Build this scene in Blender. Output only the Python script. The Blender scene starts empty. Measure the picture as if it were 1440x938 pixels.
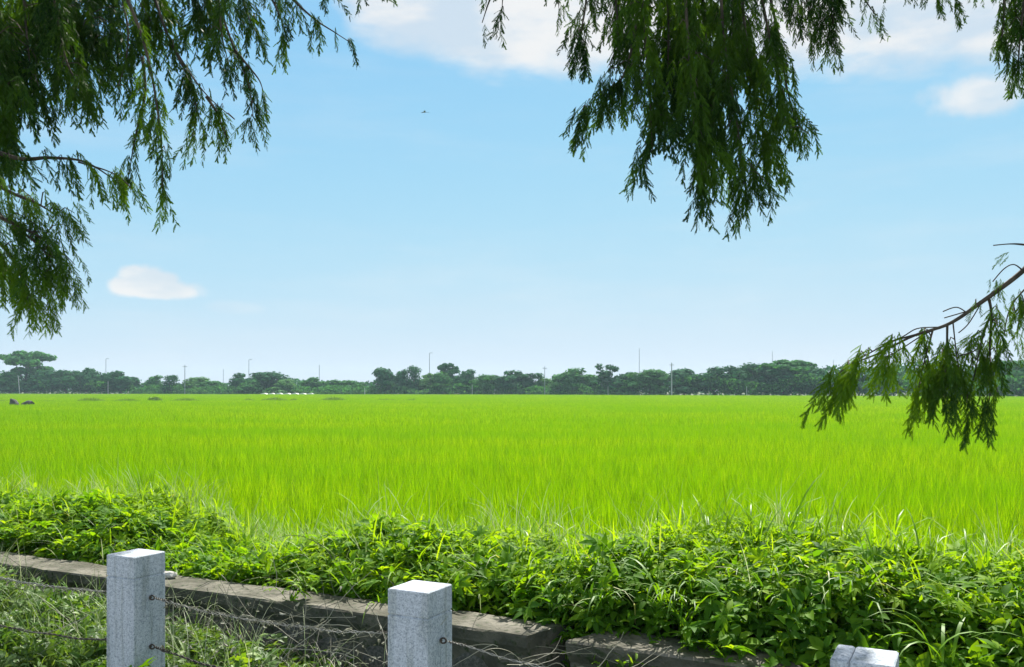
import bpy, math, random
import numpy as np
from math import sin, cos, tan, pi, radians, atan, sqrt
from mathutils import Vector, Matrix, noise

random.seed(7)
rng = np.random.default_rng(11)
sc = bpy.context.scene
COL = sc.collection

# ------------------------------------------------------------------ camera
EYE = 1.65
FPX = 1270.0            # focal length in photo pixels (photo 1440 wide)
HOR = 547.0             # horizon row
cam_d = bpy.data.cameras.new('camera')
cam = bpy.data.objects.new('camera', cam_d)
COL.objects.link(cam)
cam.location = (0, 0, EYE)
cam.rotation_euler = (pi / 2, 0, 0)
cam_d.sensor_fit = 'HORIZONTAL'
cam_d.sensor_width = 36.0
cam_d.lens = FPX / 1440 * 36.0
cam_d.shift_y = (HOR - 469) / 1440
cam_d.clip_start = 0.05
cam_d.clip_end = 6000
sc.camera = cam

# ------------------------------------------------------------------ light
SUN_EL = radians(49)
SUN_AZ = radians(14)        # to the right of the view direction (+Y)
SKY_STRENGTH = 0.065
SUN_STRENGTH = 4.6
EXPOSURE = 1.3
w = bpy.data.worlds.new('World')
sc.world = w
w.use_nodes = True
nt = w.node_tree
nt.nodes.clear()
def N(tree, typ, **kw):
    n = tree.nodes.new(typ)
    for k, v in kw.items():
        setattr(n, k, v)
    return n
def L(tree, a, b): tree.links.new(a, b)
def MATH(tree, op, a, b=None, c=None, clamp=False):
    n = N(tree, 'ShaderNodeMath', operation=op); n.use_clamp = clamp
    for i, v in enumerate((a, b, c)):
        if v is None: continue
        if isinstance(v, (int, float)): n.inputs[i].default_value = v
        else: L(tree, v, n.inputs[i])
    return n.outputs[0]
def SMOOTH(tree, v, lo, hi):
    n = N(tree, 'ShaderNodeMapRange'); n.interpolation_type = 'SMOOTHSTEP'
    L(tree, v, n.inputs[0]); n.inputs[1].default_value = lo; n.inputs[2].default_value = hi
    n.inputs[3].default_value = 0; n.inputs[4].default_value = 1
    return n.outputs[0]

sky = N(nt, 'ShaderNodeTexSky', sky_type='NISHITA')
sky.sun_disc = False
sky.sun_elevation = SUN_EL
sky.sun_rotation = SUN_AZ
sky.altitude = 0
sky.air_density = 1.0
sky.dust_density = 0.0
sky.ozone_density = 4.0
bg = N(nt, 'ShaderNodeBackground'); bg.inputs[1].default_value = SKY_STRENGTH
out = N(nt, 'ShaderNodeOutputWorld')
tc = N(nt, 'ShaderNodeTexCoord')
sep = N(nt, 'ShaderNodeSeparateXYZ'); L(nt, tc.outputs['Generated'], sep.inputs[0])
X_, Y_, Z_ = sep.outputs
# cloud bank high in the sky (all round), edge broken up by noise
nz = N(nt, 'ShaderNodeTexNoise'); nz.inputs['Scale'].default_value = 5.0
nz.inputs['Detail'].default_value = 7; nz.inputs['Roughness'].default_value = 0.55
mp = N(nt, 'ShaderNodeMapping'); mp.inputs['Scale'].default_value = (1, 1, 2.6); mp.inputs['Location'].default_value = (0.37, 0.1, 0.0)
L(nt, tc.outputs['Generated'], mp.inputs[0]); L(nt, mp.outputs[0], nz.inputs['Vector'])
nzl = N(nt, 'ShaderNodeTexNoise'); nzl.inputs['Scale'].default_value = 2.1; nzl.inputs['Detail'].default_value = 2
L(nt, mp.outputs[0], nzl.inputs['Vector'])
nval = MATH(nt, 'ADD', MATH(nt, 'MULTIPLY', MATH(nt, 'SUBTRACT', nz.outputs['Fac'], 0.5), 0.17),
            MATH(nt, 'MULTIPLY', MATH(nt, 'SUBTRACT', nzl.outputs['Fac'], 0.5), 0.05))
# less cloud to the left of the view
rgt = MATH(nt, 'MULTIPLY', SMOOTH(nt, X_, 0.18, 0.30), 0.026)
side = MATH(nt, 'MULTIPLY', SMOOTH(nt, X_, -0.10, -0.30), 0.16)
lift = MATH(nt, 'SUBTRACT', MATH(nt, 'ADD', MATH(nt, 'ADD', Z_, rgt), nval), side)
bank = SMOOTH(nt, lift, 0.322, 0.368)
def blob(px, py, rx, ry, amp=0.5, soft=0.25):
    v = Vector(((px - 720) / FPX, 1, (HOR - py) / FPX)).normalized()
    dx = MATH(nt, 'MULTIPLY', MATH(nt, 'SUBTRACT', X_, v.x), FPX / rx * 1.0 / (1.0))
    dz = MATH(nt, 'MULTIPLY', MATH(nt, 'SUBTRACT', Z_, v.z), FPX / ry)
    dz2 = MATH(nt, 'MULTIPLY', dz, dz)
    d = MATH(nt, 'SQRT', MATH(nt, 'ADD', MATH(nt, 'MULTIPLY', dx, dx), dz2))
    n2 = N(nt, 'ShaderNodeTexNoise'); n2.inputs['Scale'].default_value = 34; n2.inputs['Detail'].default_value = 5
    L(nt, tc.outputs['Generated'], n2.inputs['Vector'])
    d = MATH(nt, 'ADD', d, MATH(nt, 'MULTIPLY', MATH(nt, 'SUBTRACT', n2.outputs['Fac'], 0.5), amp * 2))
    front = MATH(nt, 'GREATER_THAN', Y_, 0.0)
    return MATH(nt, 'MULTIPLY', SMOOTH(nt, d, 1.0 + soft, 1.0 - soft), front)
b1 = MATH(nt, 'MAXIMUM', blob(222, 406, 48, 13, 0.6, 0.30), blob(248, 409, 26, 10, 0.5, 0.35))
b2 = MATH(nt, 'MAXIMUM', MATH(nt, 'MAXIMUM', blob(228, 396, 20, 13, 0.6, 0.3), blob(200, 392, 27, 18, 0.65, 0.25)), blob(178, 401, 20, 12, 0.5, 0.3))
b3 = MATH(nt, 'MULTIPLY', blob(1392, 132, 62, 24, 0.7, 0.4), 0.9)
b4 = MATH(nt, 'MULTIPLY', blob(335, 433, 34, 9, 0.5, 0.5), 0.25)
cl = MATH(nt, 'MAXIMUM', MATH(nt, 'MAXIMUM', MATH(nt, 'MAXIMUM', b1, b2), MATH(nt, 'MAXIMUM', b3, b4)), bank)
ns_ = N(nt, 'ShaderNodeTexNoise'); ns_.inputs['Scale'].default_value = 1.0; ns_.inputs['Detail'].default_value = 6; ns_.inputs['Roughness'].default_value = .6
mps = N(nt, 'ShaderNodeMapping'); mps.inputs['Scale'].default_value = (2.2, 2.2, 17); L(nt, tc.outputs['Generated'], mps.inputs[0]); L(nt, mps.outputs[0], ns_.inputs['Vector'])
streak = MATH(nt, 'MULTIPLY', SMOOTH(nt, ns_.outputs['Fac'], 0.42, 0.75), 0.20)
cl = MATH(nt, 'MAXIMUM', cl, streak)
nd = N(nt, 'ShaderNodeTexNoise'); nd.inputs['Scale'].default_value = 11; nd.inputs['Detail'].default_value = 6
L(nt, mp.outputs[0], nd.inputs['Vector'])
cl = MATH(nt, 'MULTIPLY', cl, MATH(nt, 'ADD', MATH(nt, 'MULTIPLY', SMOOTH(nt, nd.outputs['Fac'], 0.35, 0.62), 0.28), 0.70))
# film-like shoulder on the very bright low sky, the same in every direction
SKY_GAIN = 1.0 / (2 ** EXPOSURE * SKY_STRENGTH)
sc3 = N(nt, 'ShaderNodeSeparateColor'); L(nt, sky.outputs[0], sc3.inputs[0])
cc3 = N(nt, 'ShaderNodeCombineColor')
for i_, (m_, k_) in enumerate(((0.78, 0.235), (0.81, 0.40), (0.925, 0.66))):
    e_ = MATH(nt, 'EXPONENT', MATH(nt, 'MULTIPLY', sc3.outputs[i_], -k_))
    L(nt, MATH(nt, 'MULTIPLY', MATH(nt, 'SUBTRACT', 1.0, e_), m_ * SKY_GAIN), cc3.inputs[i_])
mixc = N(nt, 'ShaderNodeMix', data_type='RGBA')
L(nt, cl, mixc.inputs[0]); L(nt, cc3.outputs[0], mixc.inputs[6])
ccl = N(nt, 'ShaderNodeMix', data_type='RGBA'); L(nt, SMOOTH(nt, nd.outputs['Fac'], 0.36, 0.60), ccl.inputs[0])
ccl.inputs[6].default_value = (.76 * SKY_GAIN, .80 * SKY_GAIN, .85 * SKY_GAIN, 1); ccl.inputs[7].default_value = (.89 * SKY_GAIN, .90 * SKY_GAIN, .91 * SKY_GAIN, 1)
L(nt, ccl.outputs[2], mixc.inputs[7])
L(nt, mixc.outputs[2], bg.inputs[0]); L(nt, bg.outputs[0], out.inputs[0])

sun_d = bpy.data.lights.new('sun', 'SUN')
sun_d.energy = SUN_STRENGTH
sun_d.angle = radians(0.5)
sun_d.color = (1.0, 0.95, 0.87)
sun = bpy.data.objects.new('sun', sun_d)
COL.objects.link(sun)
sv = Vector((sin(SUN_AZ) * cos(SUN_EL), cos(SUN_AZ) * cos(SUN_EL), sin(SUN_EL)))
sun.rotation_euler = sv.to_track_quat('Z', 'Y').to_euler()
sun.location = (0, 0, 30)

vs = sc.view_settings
vs.view_transform = 'Standard'; vs.look = 'None'; vs.gamma = 1; vs.exposure = EXPOSURE
vs.use_curve_mapping = False
try:
    sc.cycles.max_bounces = 8; sc.cycles.transmission_bounces = 4; sc.cycles.transparent_max_bounces = 8
    sc.cycles.diffuse_bounces = 4; sc.cycles.volume_bounces = 0
except Exception:
    pass

# ------------------------------------------------------------------ helpers
PHI = radians(27)
PV = np.array((sin(PHI), cos(PHI)))      # away from camera, across the fence
DV = np.array((cos(PHI), -sin(PHI)))     # along the fence, to the right and nearer
def W(s, D, z=0.0):
    return np.stack([D * PV[0] + s * DV[0], D * PV[1] + s * DV[1], z + 0 * s + 0 * D], -1)
def Wv(s, D, z): return Vector((D * PV[0] + s * DV[0], D * PV[1] + s * DV[1], z))
def P(px, py, Y): return Vector(((px - 720) / FPX * Y, Y, EYE - (py - HOR) / FPX * Y))
def s_at(px, D): return D * np.tan(np.arctan((px - 720) / FPX) - PHI)
def px_at(s, D):
    p = W(np.asarray(s, float), np.asarray(D, float)); return 720 + FPX * p[..., 0] / np.maximum(p[..., 1], 0.3)

def build(name, V, F, mat, parent=None, smooth=False, uv=None):
    """F: list of arrays, each (n,3) or (n,4)."""
    if not isinstance(F, (list, tuple)): F = [F]
    F = [np.asarray(f, np.int32) for f in F if len(f)]
    me = bpy.data.meshes.new(name)
    V = np.asarray(V, np.float32)
    me.vertices.add(len(V)); me.vertices.foreach_set('co', V.ravel())
    nl = sum(f.size for f in F); npol = sum(len(f) for f in F)
    me.loops.add(nl); me.polygons.add(npol)
    me.loops.foreach_set('vertex_index', np.concatenate([f.ravel() for f in F]))
    tot = np.concatenate([np.full(len(f), f.shape[1], np.int32) for f in F])
    start = np.concatenate([[0], np.cumsum(tot)[:-1]]).astype(np.int32)
    me.polygons.foreach_set('loop_start', start)
    me.update(calc_edges=True)
    me.polygons.foreach_set('use_smooth', np.full(npol, bool(smooth)))
    if mat: me.materials.append(mat)
    me.validate()
    o = bpy.data.objects.new(name, me)
    COL.objects.link(o)
    if parent: o.parent = parent
    return o
class MB:
    def __init__(s): s.V = []; s.F3 = []; s.F4 = []; s.n = 0
    def add(s, V, *Fs):
        V = np.asarray(V, float).reshape(-1, 3); s.V.append(V)
        for F in Fs:
            F = np.asarray(F, int)
            if F.size == 0: continue
            (s.F3 if F.shape[1] == 3 else s.F4).append(F + s.n)
        s.n += len(V)
    def build(s, name, mat, parent=None, smooth=False):
        F = []
        if s.F3: F.append(np.concatenate(s.F3))
        if s.F4: F.append(np.concatenate(s.F4))
        return build(name, np.concatenate(s.V), F, mat, parent, smooth)
def empty(name, loc, label, cat, group=None, rz=0):
    o = bpy.data.objects.new(name, None); COL.objects.link(o)
    o.empty_display_size = 0.2
    o.location = loc; o.rotation_euler = (0, 0, rz)
    return tag(o, label, cat, group)
def tag(o, label=None, cat=None, group=None, kind=None):
    if label: o['label'] = label
    if cat: o['category'] = cat
    if group: o['group'] = group
    if kind: o['kind'] = kind
    return o
def copy_tree(o, parent=None):
    c = o.copy(); COL.objects.link(c)
    if parent is not None: c.parent = parent
    for ch in list(o.children): copy_tree(ch, c)
    return c

def tube(pts, rad, sides=6, cap=True):
    pts = [Vector(p) for p in pts]
    n = len(pts); V = []; up = Vector((0.13, 0.21, 0.97))
    prev = None
    for i, p in enumerate(pts):
        t = (pts[min(i + 1, n - 1)] - pts[max(i - 1, 0)])
        t = t.normalized() if t.length > 1e-9 else Vector((0, 0, 1))
        if prev is None:
            a = t.cross(up)
            if a.length < 1e-3: a = t.cross(Vector((1, 0, 0)))
        else:
            a = prev - t * prev.dot(t)
        a.normalize(); prev = a
        b = t.cross(a)
        r = rad[i] if hasattr(rad, '__len__') else rad
        for k in range(sides):
            q = 2 * pi * k / sides
            V.append(p + a * (cos(q) * r) + b * (sin(q) * r))
    F = []
    for i in range(n - 1):
        for k in range(sides):
            k2 = (k + 1) % sides
            F.append((i * sides + k, i * sides + k2, (i + 1) * sides + k2, (i + 1) * sides + k))
    F3 = []
    if cap:
        V.append(pts[0]); V.append(pts[-1]); c0 = n * sides
        for k in range(sides):
            k2 = (k + 1) % sides
            F3.append((c0, k2, k)); F3.append((c0 + 1, (n - 1) * sides + k, (n - 1) * sides + k2))
    return np.array([tuple(v) for v in V]), np.array(F), (np.array(F3) if F3 else np.zeros((0, 3), int))
def spline(pts, k=6):
    pts = [Vector(p) for p in pts]; out = []
    for i in range(len(pts) - 1):
        p0 = pts[max(i - 1, 0)]; p1 = pts[i]; p2 = pts[i + 1]; p3 = pts[min(i + 2, len(pts) - 1)]
        for j in range(k):
            t = j / k
            out.append(0.5 * ((2 * p1) + (p2 - p0) * t + (2 * p0 - 5 * p1 + 4 * p2 - p3) * t * t + (3 * p1 - p0 - 3 * p2 + p3) * t ** 3))
    out.append(pts[-1].copy()); return out
def bevel_box(cx, cy, cz, sx, sy, sz, b, wob=0.0):
    """box centred at (cx,cy), from cz up, chamfered on every edge"""
    V = []; F = []
    hx, hy = sx / 2, sy / 2
    def ring(ix, z):
        x, y = hx - ix, hy - ix
        c = b
        return [(x - c, -y, z), (x, -y + c, z), (x, y - c, z), (x - c, y, z), (-x + c, y, z), (-x, y - c, z), (-x, -y + c, z), (-x + c, -y, z)]
    for ix, z in ((b, 0), (0, b), (0, sz - b), (b, sz)): V += ring(ix, z)
    F = []
    for r in range(3):
        for k in range(8):
            F.append((r * 8 + k, r * 8 + (k + 1) % 8, r * 8 + 8 + (k + 1) % 8, r * 8 + 8 + k))
    V = np.array(V) + np.array((cx, cy, cz))
    n = len(V)
    V = np.vstack([V, [(cx, cy, cz), (cx, cy, cz + sz)]])
    F3 = [(n, (k + 1) % 8, k) for k in range(8)] + [(n + 1, 24 + k, 24 + (k + 1) % 8) for k in range(8)]
    return V, np.array(F), np.array(F3)

def ribbons(base, az, L_, lean, droop, width, nseg=4, twist=None, prof=0.7):
    """N curved blades: arrays. lean: angle off vertical at root (rad), droop: extra bend (rad) to the tip."""
    n = len(base); t = np.linspace(0, 1, nseg + 1)
    ang = lean[:, None] + droop[:, None] * t[None, :] ** 1.3
    step = (L_ / nseg)[:, None]
    midang = (ang[:, :-1] + ang[:, 1:]) / 2
    h = np.concatenate([np.zeros((n, 1)), np.cumsum(np.sin(midang) * step, 1)], 1)
    z = np.concatenate([np.zeros((n, 1)), np.cumsum(np.cos(midang) * step, 1)], 1)
    dx, dy = np.cos(az)[:, None], np.sin(az)[:, None]
    C = np.stack([base[:, :1] + h * dx, base[:, 1:2] + h * dy, base[:, 2:3] + z], -1)
    tw = az + pi / 2 if twist is None else az + pi / 2 + twist
    side = np.stack([np.cos(tw), np.sin(tw), 0 * az], -1)
    wp = np.minimum(1, 0.55 + 1.8 * t) * (1 - t ** 2.2) ** prof
    half = (width[:, None] * wp[None, :] / 2)[:, :-1, None] * side[:, None, :]
    Lf = C[:, :-1] - half; Rt = C[:, :-1] + half
    V = np.concatenate([Lf, Rt, C[:, -1:]], 1)          # n, 2*nseg+1, 3
    m = 2 * nseg + 1
    q = np.array([(i, i + nseg, i + nseg + 1, i + 1) for i in range(nseg - 1)])
    tri = np.array([(nseg - 1, 2 * nseg - 1, 2 * nseg)])
    off = (np.arange(n) * m)[:, None, None]
    F4 = (q[None] + off).reshape(-1, 4) if len(q) else np.zeros((0, 4), int)
    F3 = (tri[None] + off).reshape(-1, 3)
    return V.reshape(-1, 3), F4, F3

def bake(mb, proto, M, T):
    """stamp proto (V,F3,F4) with N matrices M (N,3,3) and translations T (N,3)"""
    V, F3, F4 = proto; n = len(T); m = len(V)
    if n == 0: return
    VV = np.einsum('nij,mj->nmi', M, V) + T[:, None, :]
    off = (np.arange(n) * m)[:, None, None]
    Fs = []
    if len(F3): Fs.append((np.asarray(F3)[None] + off).reshape(-1, 3))
    if len(F4): Fs.append((np.asarray(F4)[None] + off).reshape(-1, 4))
    mb.add(VV.reshape(-1, 3), *Fs)
def frames(zdir, roll, scale):
    """matrices whose local +Z goes to zdir, random roll about it"""
    z = zdir / np.linalg.norm(zdir, axis=1, keepdims=True)
    ref = np.where(np.abs(z[:, 2:3]) > 0.95, np.array([[1., 0, 0]]), np.array([[0, 0, 1.]]))
    x = np.cross(ref, z); x /= np.linalg.norm(x, axis=1, keepdims=True)
    y = np.cross(z, x)
    c, s_ = np.cos(roll)[:, None], np.sin(roll)[:, None]
    x2 = x * c + y * s_; y2 = -x * s_ + y * c
    return np.stack([x2, y2, z], -1) * scale[:, None, None]

# ------------------------------------------------------------------ materials
def new_mat(name):
    m = bpy.data.materials.new(name); m.use_nodes = True
    m.node_tree.nodes.clear()
    return m, m.node_tree
def leaf_mat(name, cols, transl=0.35, tcol=None, rough=0.5, spec=0.35, noise_scale=None, noise_amt=0.35, alt=None, stretch=None):
    """cols: list of (pos, rgb) along the per-leaf random ramp"""
    m, t = new_mat(name)
    geo = N(t, 'ShaderNodeNewGeometry')
    ramp = N(t, 'ShaderNodeValToRGB'); cr = ramp.color_ramp
    while len(cr.elements) > 1: cr.elements.remove(cr.elements[-1])
    cr.elements[0].position = cols[0][0]; cr.elements[0].color = (*cols[0][1], 1)
    for p_, c_ in cols[1:]:
        e = cr.elements.new(p_); e.color = (*c_, 1)
    L(t, geo.outputs['Random Per Island'], ramp.inputs[0])
    col = ramp.outputs[0]
    if noise_scale:
        nz = N(t, 'ShaderNodeTexNoise'); nz.inputs['Scale'].default_value = noise_scale; nz.inputs['Detail'].default_value = 3
        if stretch:
            mpn = N(t, 'ShaderNodeMapping'); mpn.inputs['Scale'].default_value = stretch
            L(t, geo.outputs['Position'], mpn.inputs[0]); L(t, mpn.outputs[0], nz.inputs['Vector'])
        else: L(t, geo.outputs['Position'], nz.inputs['Vector'])
        f = SMOOTH(t, nz.outputs['Fac'], 0.36, 0.64)
        mx = N(t, 'ShaderNodeMix', data_type='RGBA', blend_type='MIX')
        L(t, MATH(t, 'MULTIPLY', f, noise_amt), mx.inputs[0]); L(t, col, mx.inputs[6]); mx.inputs[7].default_value = (*alt, 1)
        col = mx.outputs[2]
    pb = N(t, 'ShaderNodeBsdfPrincipled'); L(t, col, pb.inputs['Base Color'])
    pb.inputs['Roughness'].default_value = rough; pb.inputs['Specular IOR Level'].default_value = spec
    tr = N(t, 'ShaderNodeBsdfTranslucent')
    tm = N(t, 'ShaderNodeMix', data_type='RGBA', blend_type='MULTIPLY'); tm.inputs[0].default_value = 1
    L(t, col, tm.inputs[6]); tm.inputs[7].default_value = (*(tcol or (1.6, 1.5, 0.5)), 1)
    L(t, tm.outputs[2], tr.inputs[0])
    ms = N(t, 'ShaderNodeMixShader'); ms.inputs[0].default_value = transl
    L(t, pb.outputs[0], ms.inputs[1]); L(t, tr.outputs[0], ms.inputs[2])
    o = N(t, 'ShaderNodeOutputMaterial'); L(t, ms.outputs[0], o.inputs[0])
    return m
def rough_mat(name, c1, c2, scale=6, rough=0.85, bump=0.3, c3=None, scale2=40, spec=0.3, sharp=(0.35, 0.65), bscale=None):
    m, t = new_mat(name)
    tcn = N(t, 'ShaderNodeTexCoord')
    n1 = N(t, 'ShaderNodeTexNoise'); n1.inputs['Scale'].default_value = scale; n1.inputs['Detail'].default_value = 6
    L(t, tcn.outputs['Object'], n1.inputs['Vector'])
    mx = N(t, 'ShaderNodeMix', data_type='RGBA')
    L(t, SMOOTH(t, n1.outputs['Fac'], *sharp), mx.inputs[0]); mx.inputs[6].default_value = (*c1, 1); mx.inputs[7].default_value = (*c2, 1)
    col = mx.outputs[2]
    n2 = N(t, 'ShaderNodeTexNoise'); n2.inputs['Scale'].default_value = scale2; n2.inputs['Detail'].default_value = 4
    L(t, tcn.outputs['Object'], n2.inputs['Vector'])
    if c3:
        mx2 = N(t, 'ShaderNodeMix', data_type='RGBA')
        L(t, SMOOTH(t, n2.outputs['Fac'], 0.52, 0.68), mx2.inputs[0]); L(t, col, mx2.inputs[6]); mx2.inputs[7].default_value = (*c3, 1)
        col = mx2.outputs[2]
    pb = N(t, 'ShaderNodeBsdfPrincipled'); L(t, col, pb.inputs['Base Color'])
    pb.inputs['Roughness'].default_value = rough; pb.inputs['Specular IOR Level'].default_value = spec
    bp = N(t, 'ShaderNodeBump'); bp.inputs['Strength'].default_value = bump; bp.inputs['Distance'].default_value = 0.02
    L(t, n2.outputs['Fac'], bp.inputs['Height']); L(t, bp.outputs[0], pb.inputs['Normal'])
    o = N(t, 'ShaderNodeOutputMaterial'); L(t, pb.outputs[0], o.inputs[0])
    return m

M_rice = leaf_mat('rice_leaf', [(0, (0.06, 0.17, 0.002)), (0.3, (0.15, 0.30, 0.002)), (0.7, (0.25, 0.42, 0.003)), (0.95, (0.33, 0.48, 0.004)), (1, (0.45, 0.54, 0.04))],
                  0.44, (1.45, 1.40, 0.3), 0.6, 0.10, noise_scale=0.16, noise_amt=0.6, alt=(0.125, 0.31, 0.002), stretch=(0.35, 1.5, 1))
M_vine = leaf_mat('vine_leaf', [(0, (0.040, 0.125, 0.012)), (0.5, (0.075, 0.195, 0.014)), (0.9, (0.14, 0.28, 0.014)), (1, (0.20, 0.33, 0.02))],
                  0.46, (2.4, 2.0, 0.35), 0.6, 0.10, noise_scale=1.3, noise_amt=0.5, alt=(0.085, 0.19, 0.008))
M_weed = leaf_mat('weed_leaf', [(0, (0.06, 0.15, 0.012)), (0.6, (0.12, 0.25, 0.015)), (1, (0.22, 0.34, 0.03))],
                  0.38, (1.8, 1.6, 0.4), 0.5, 0.25, noise_scale=2.0, noise_amt=0.5, alt=(0.10, 0.18, 0.05))
M_top_lit = leaf_mat('bank_top_lit_leaf', [(0, (0.10, 0.22, 0.008)), (0.6, (0.17, 0.33, 0.010)), (1, (0.26, 0.40, 0.02))],
                 0.48, (1.7, 1.5, 0.35), 0.6, 0.10, noise_scale=1.5, noise_amt=0.5, alt=(0.22, 0.37, 0.010))  # paler leaf colour paints sunlight onto the top of the bank
M_verge = leaf_mat('verge_leaf', [(0, (0.045, 0.12, 0.013)), (0.6, (0.09, 0.19, 0.024)), (1, (0.19, 0.29, 0.06))],
                   0.36, (1.5, 1.4, 0.5), 0.5, 0.3, noise_scale=2.0, noise_amt=0.5, alt=(0.10, 0.155, 0.05))
M_grass = leaf_mat('grass_blade', [(0, (0.06, 0.16, 0.012)), (0.6, (0.12, 0.26, 0.015)), (0.92, (0.20, 0.33, 0.03)), (1, (0.38, 0.38, 0.20))],
                   0.38, (1.8, 1.6, 0.4), 0.48, 0.28)
M_straw = leaf_mat('dry_stem', [(0, (0.09, 0.095, 0.06)), (0.6, (0.19, 0.19, 0.13)), (1, (0.42, 0.41, 0.33))], 0.15, (1, 1, 0.8), 0.6, 0.3)
M_seed = leaf_mat('seed_head', [(0, (0.18, 0.26, 0.10)), (0.6, (0.33, 0.42, 0.20)), (1, (0.52, 0.56, 0.40))], 0.3, (1.1, 1.1, 0.8), 0.6, 0.3)
M_needle = leaf_mat('cypress_leaf', [(0, (0.008, 0.027, 0.010)), (0.6, (0.015, 0.047, 0.011)), (1, (0.036, 0.085, 0.011))],
                    0.30, (2.3, 2.1, 0.3), 0.6, 0.08, noise_scale=2.4, noise_amt=0.8, alt=(0.058, 0.130, 0.009))  # bright noise patches paint sunlit clumps into the needle colour
M_needle_lit = leaf_mat('cypress_lit_leaf', [(0, (0.013, 0.044, 0.012)), (0.6, (0.028, 0.080, 0.013)), (1, (0.060, 0.130, 0.012))],
                    0.34, (2.4, 2.1, 0.3), 0.6, 0.08, noise_scale=2.4, noise_amt=0.85, alt=(0.090, 0.190, 0.010))  # brighter copy of the needle colour, sunlight painted into the low sprays
M_bark = rough_mat('cypress_bark', (0.045, 0.038, 0.028), (0.085, 0.07, 0.05), 14, 0.9, 0.6, None, 60)
M_crown = [leaf_mat('tree_leaf_%s' % n, [(0, tuple(0.55 * v for v in c)), (0.6, c), (1, tuple(1.6 * v for v in c))], 0.28, (1.4, 1.4, 0.5), 0.8, 0.03)
           for n, c in (('deep', (0.026, 0.105, 0.045)), ('mid', (0.050, 0.165, 0.048)), ('pale', (0.085, 0.205, 0.065)))]
M_shrub = leaf_mat('shrub_leaf', [(0, (0.08, 0.18, 0.025)), (1, (0.16, 0.28, 0.03))], 0.3, (1.5, 1.4, 0.5), 0.6, 0.2)
M_trunk = rough_mat('tree_bark', (0.07, 0.06, 0.05), (0.14, 0.12, 0.10), 4, 0.9, 0.3)
M_pole = rough_mat('pole_concrete', (0.36, 0.37, 0.37), (0.48, 0.48, 0.47), 3, 0.8, 0.1)
M_mast = rough_mat('mast_steel', (0.22, 0.24, 0.26), (0.30, 0.32, 0.34), 3, 0.6, 0.1)
M_white = rough_mat('white_sheeting', (0.70, 0.71, 0.70), (0.82, 0.82, 0.80), 1.5, 0.6, 0.1)
M_roof = rough_mat('house_roof', (0.30, 0.32, 0.34), (0.42, 0.43, 0.44), 3, 0.7, 0.2)
M_rock = rough_mat('field_rock', (0.05, 0.055, 0.05), (0.11, 0.11, 0.10), 3, 0.9, 0.5)
M_iron = rough_mat('rusty_wire', (0.035, 0.033, 0.03), (0.075, 0.06, 0.045), 40, 0.7, 0.3, None, 120)
M_wire = rough_mat('galvanised_wire', (0.20, 0.20, 0.18), (0.34, 0.33, 0.29), 40, 0.6, 0.2, None, 120)
M_cement = rough_mat('mossy_cement', (0.068, 0.066, 0.046), (0.165, 0.155, 0.125), 4, 0.92, 0.8, (0.045, 0.055, 0.03), 26)
M_mortar = rough_mat('dark_mortar', (0.060, 0.060, 0.045), (0.13, 0.12, 0.095), 6, 0.95, 0.9, (0.04, 0.055, 0.025), 24)
M_stone = rough_mat('wall_stone', (0.085, 0.088, 0.078), (0.17, 0.165, 0.145), 7, 0.9, 0.7, (0.045, 0.055, 0.03), 30)
M_bird = rough_mat('bird_feather', (0.16, 0.19, 0.21), (0.24, 0.26, 0.28), 9, 0.8, 0.1)
M_scrap = rough_mat('pale_stone', (0.42, 0.40, 0.36), (0.60, 0.58, 0.53), 18, 0.8, 0.5, None, 60)

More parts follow.
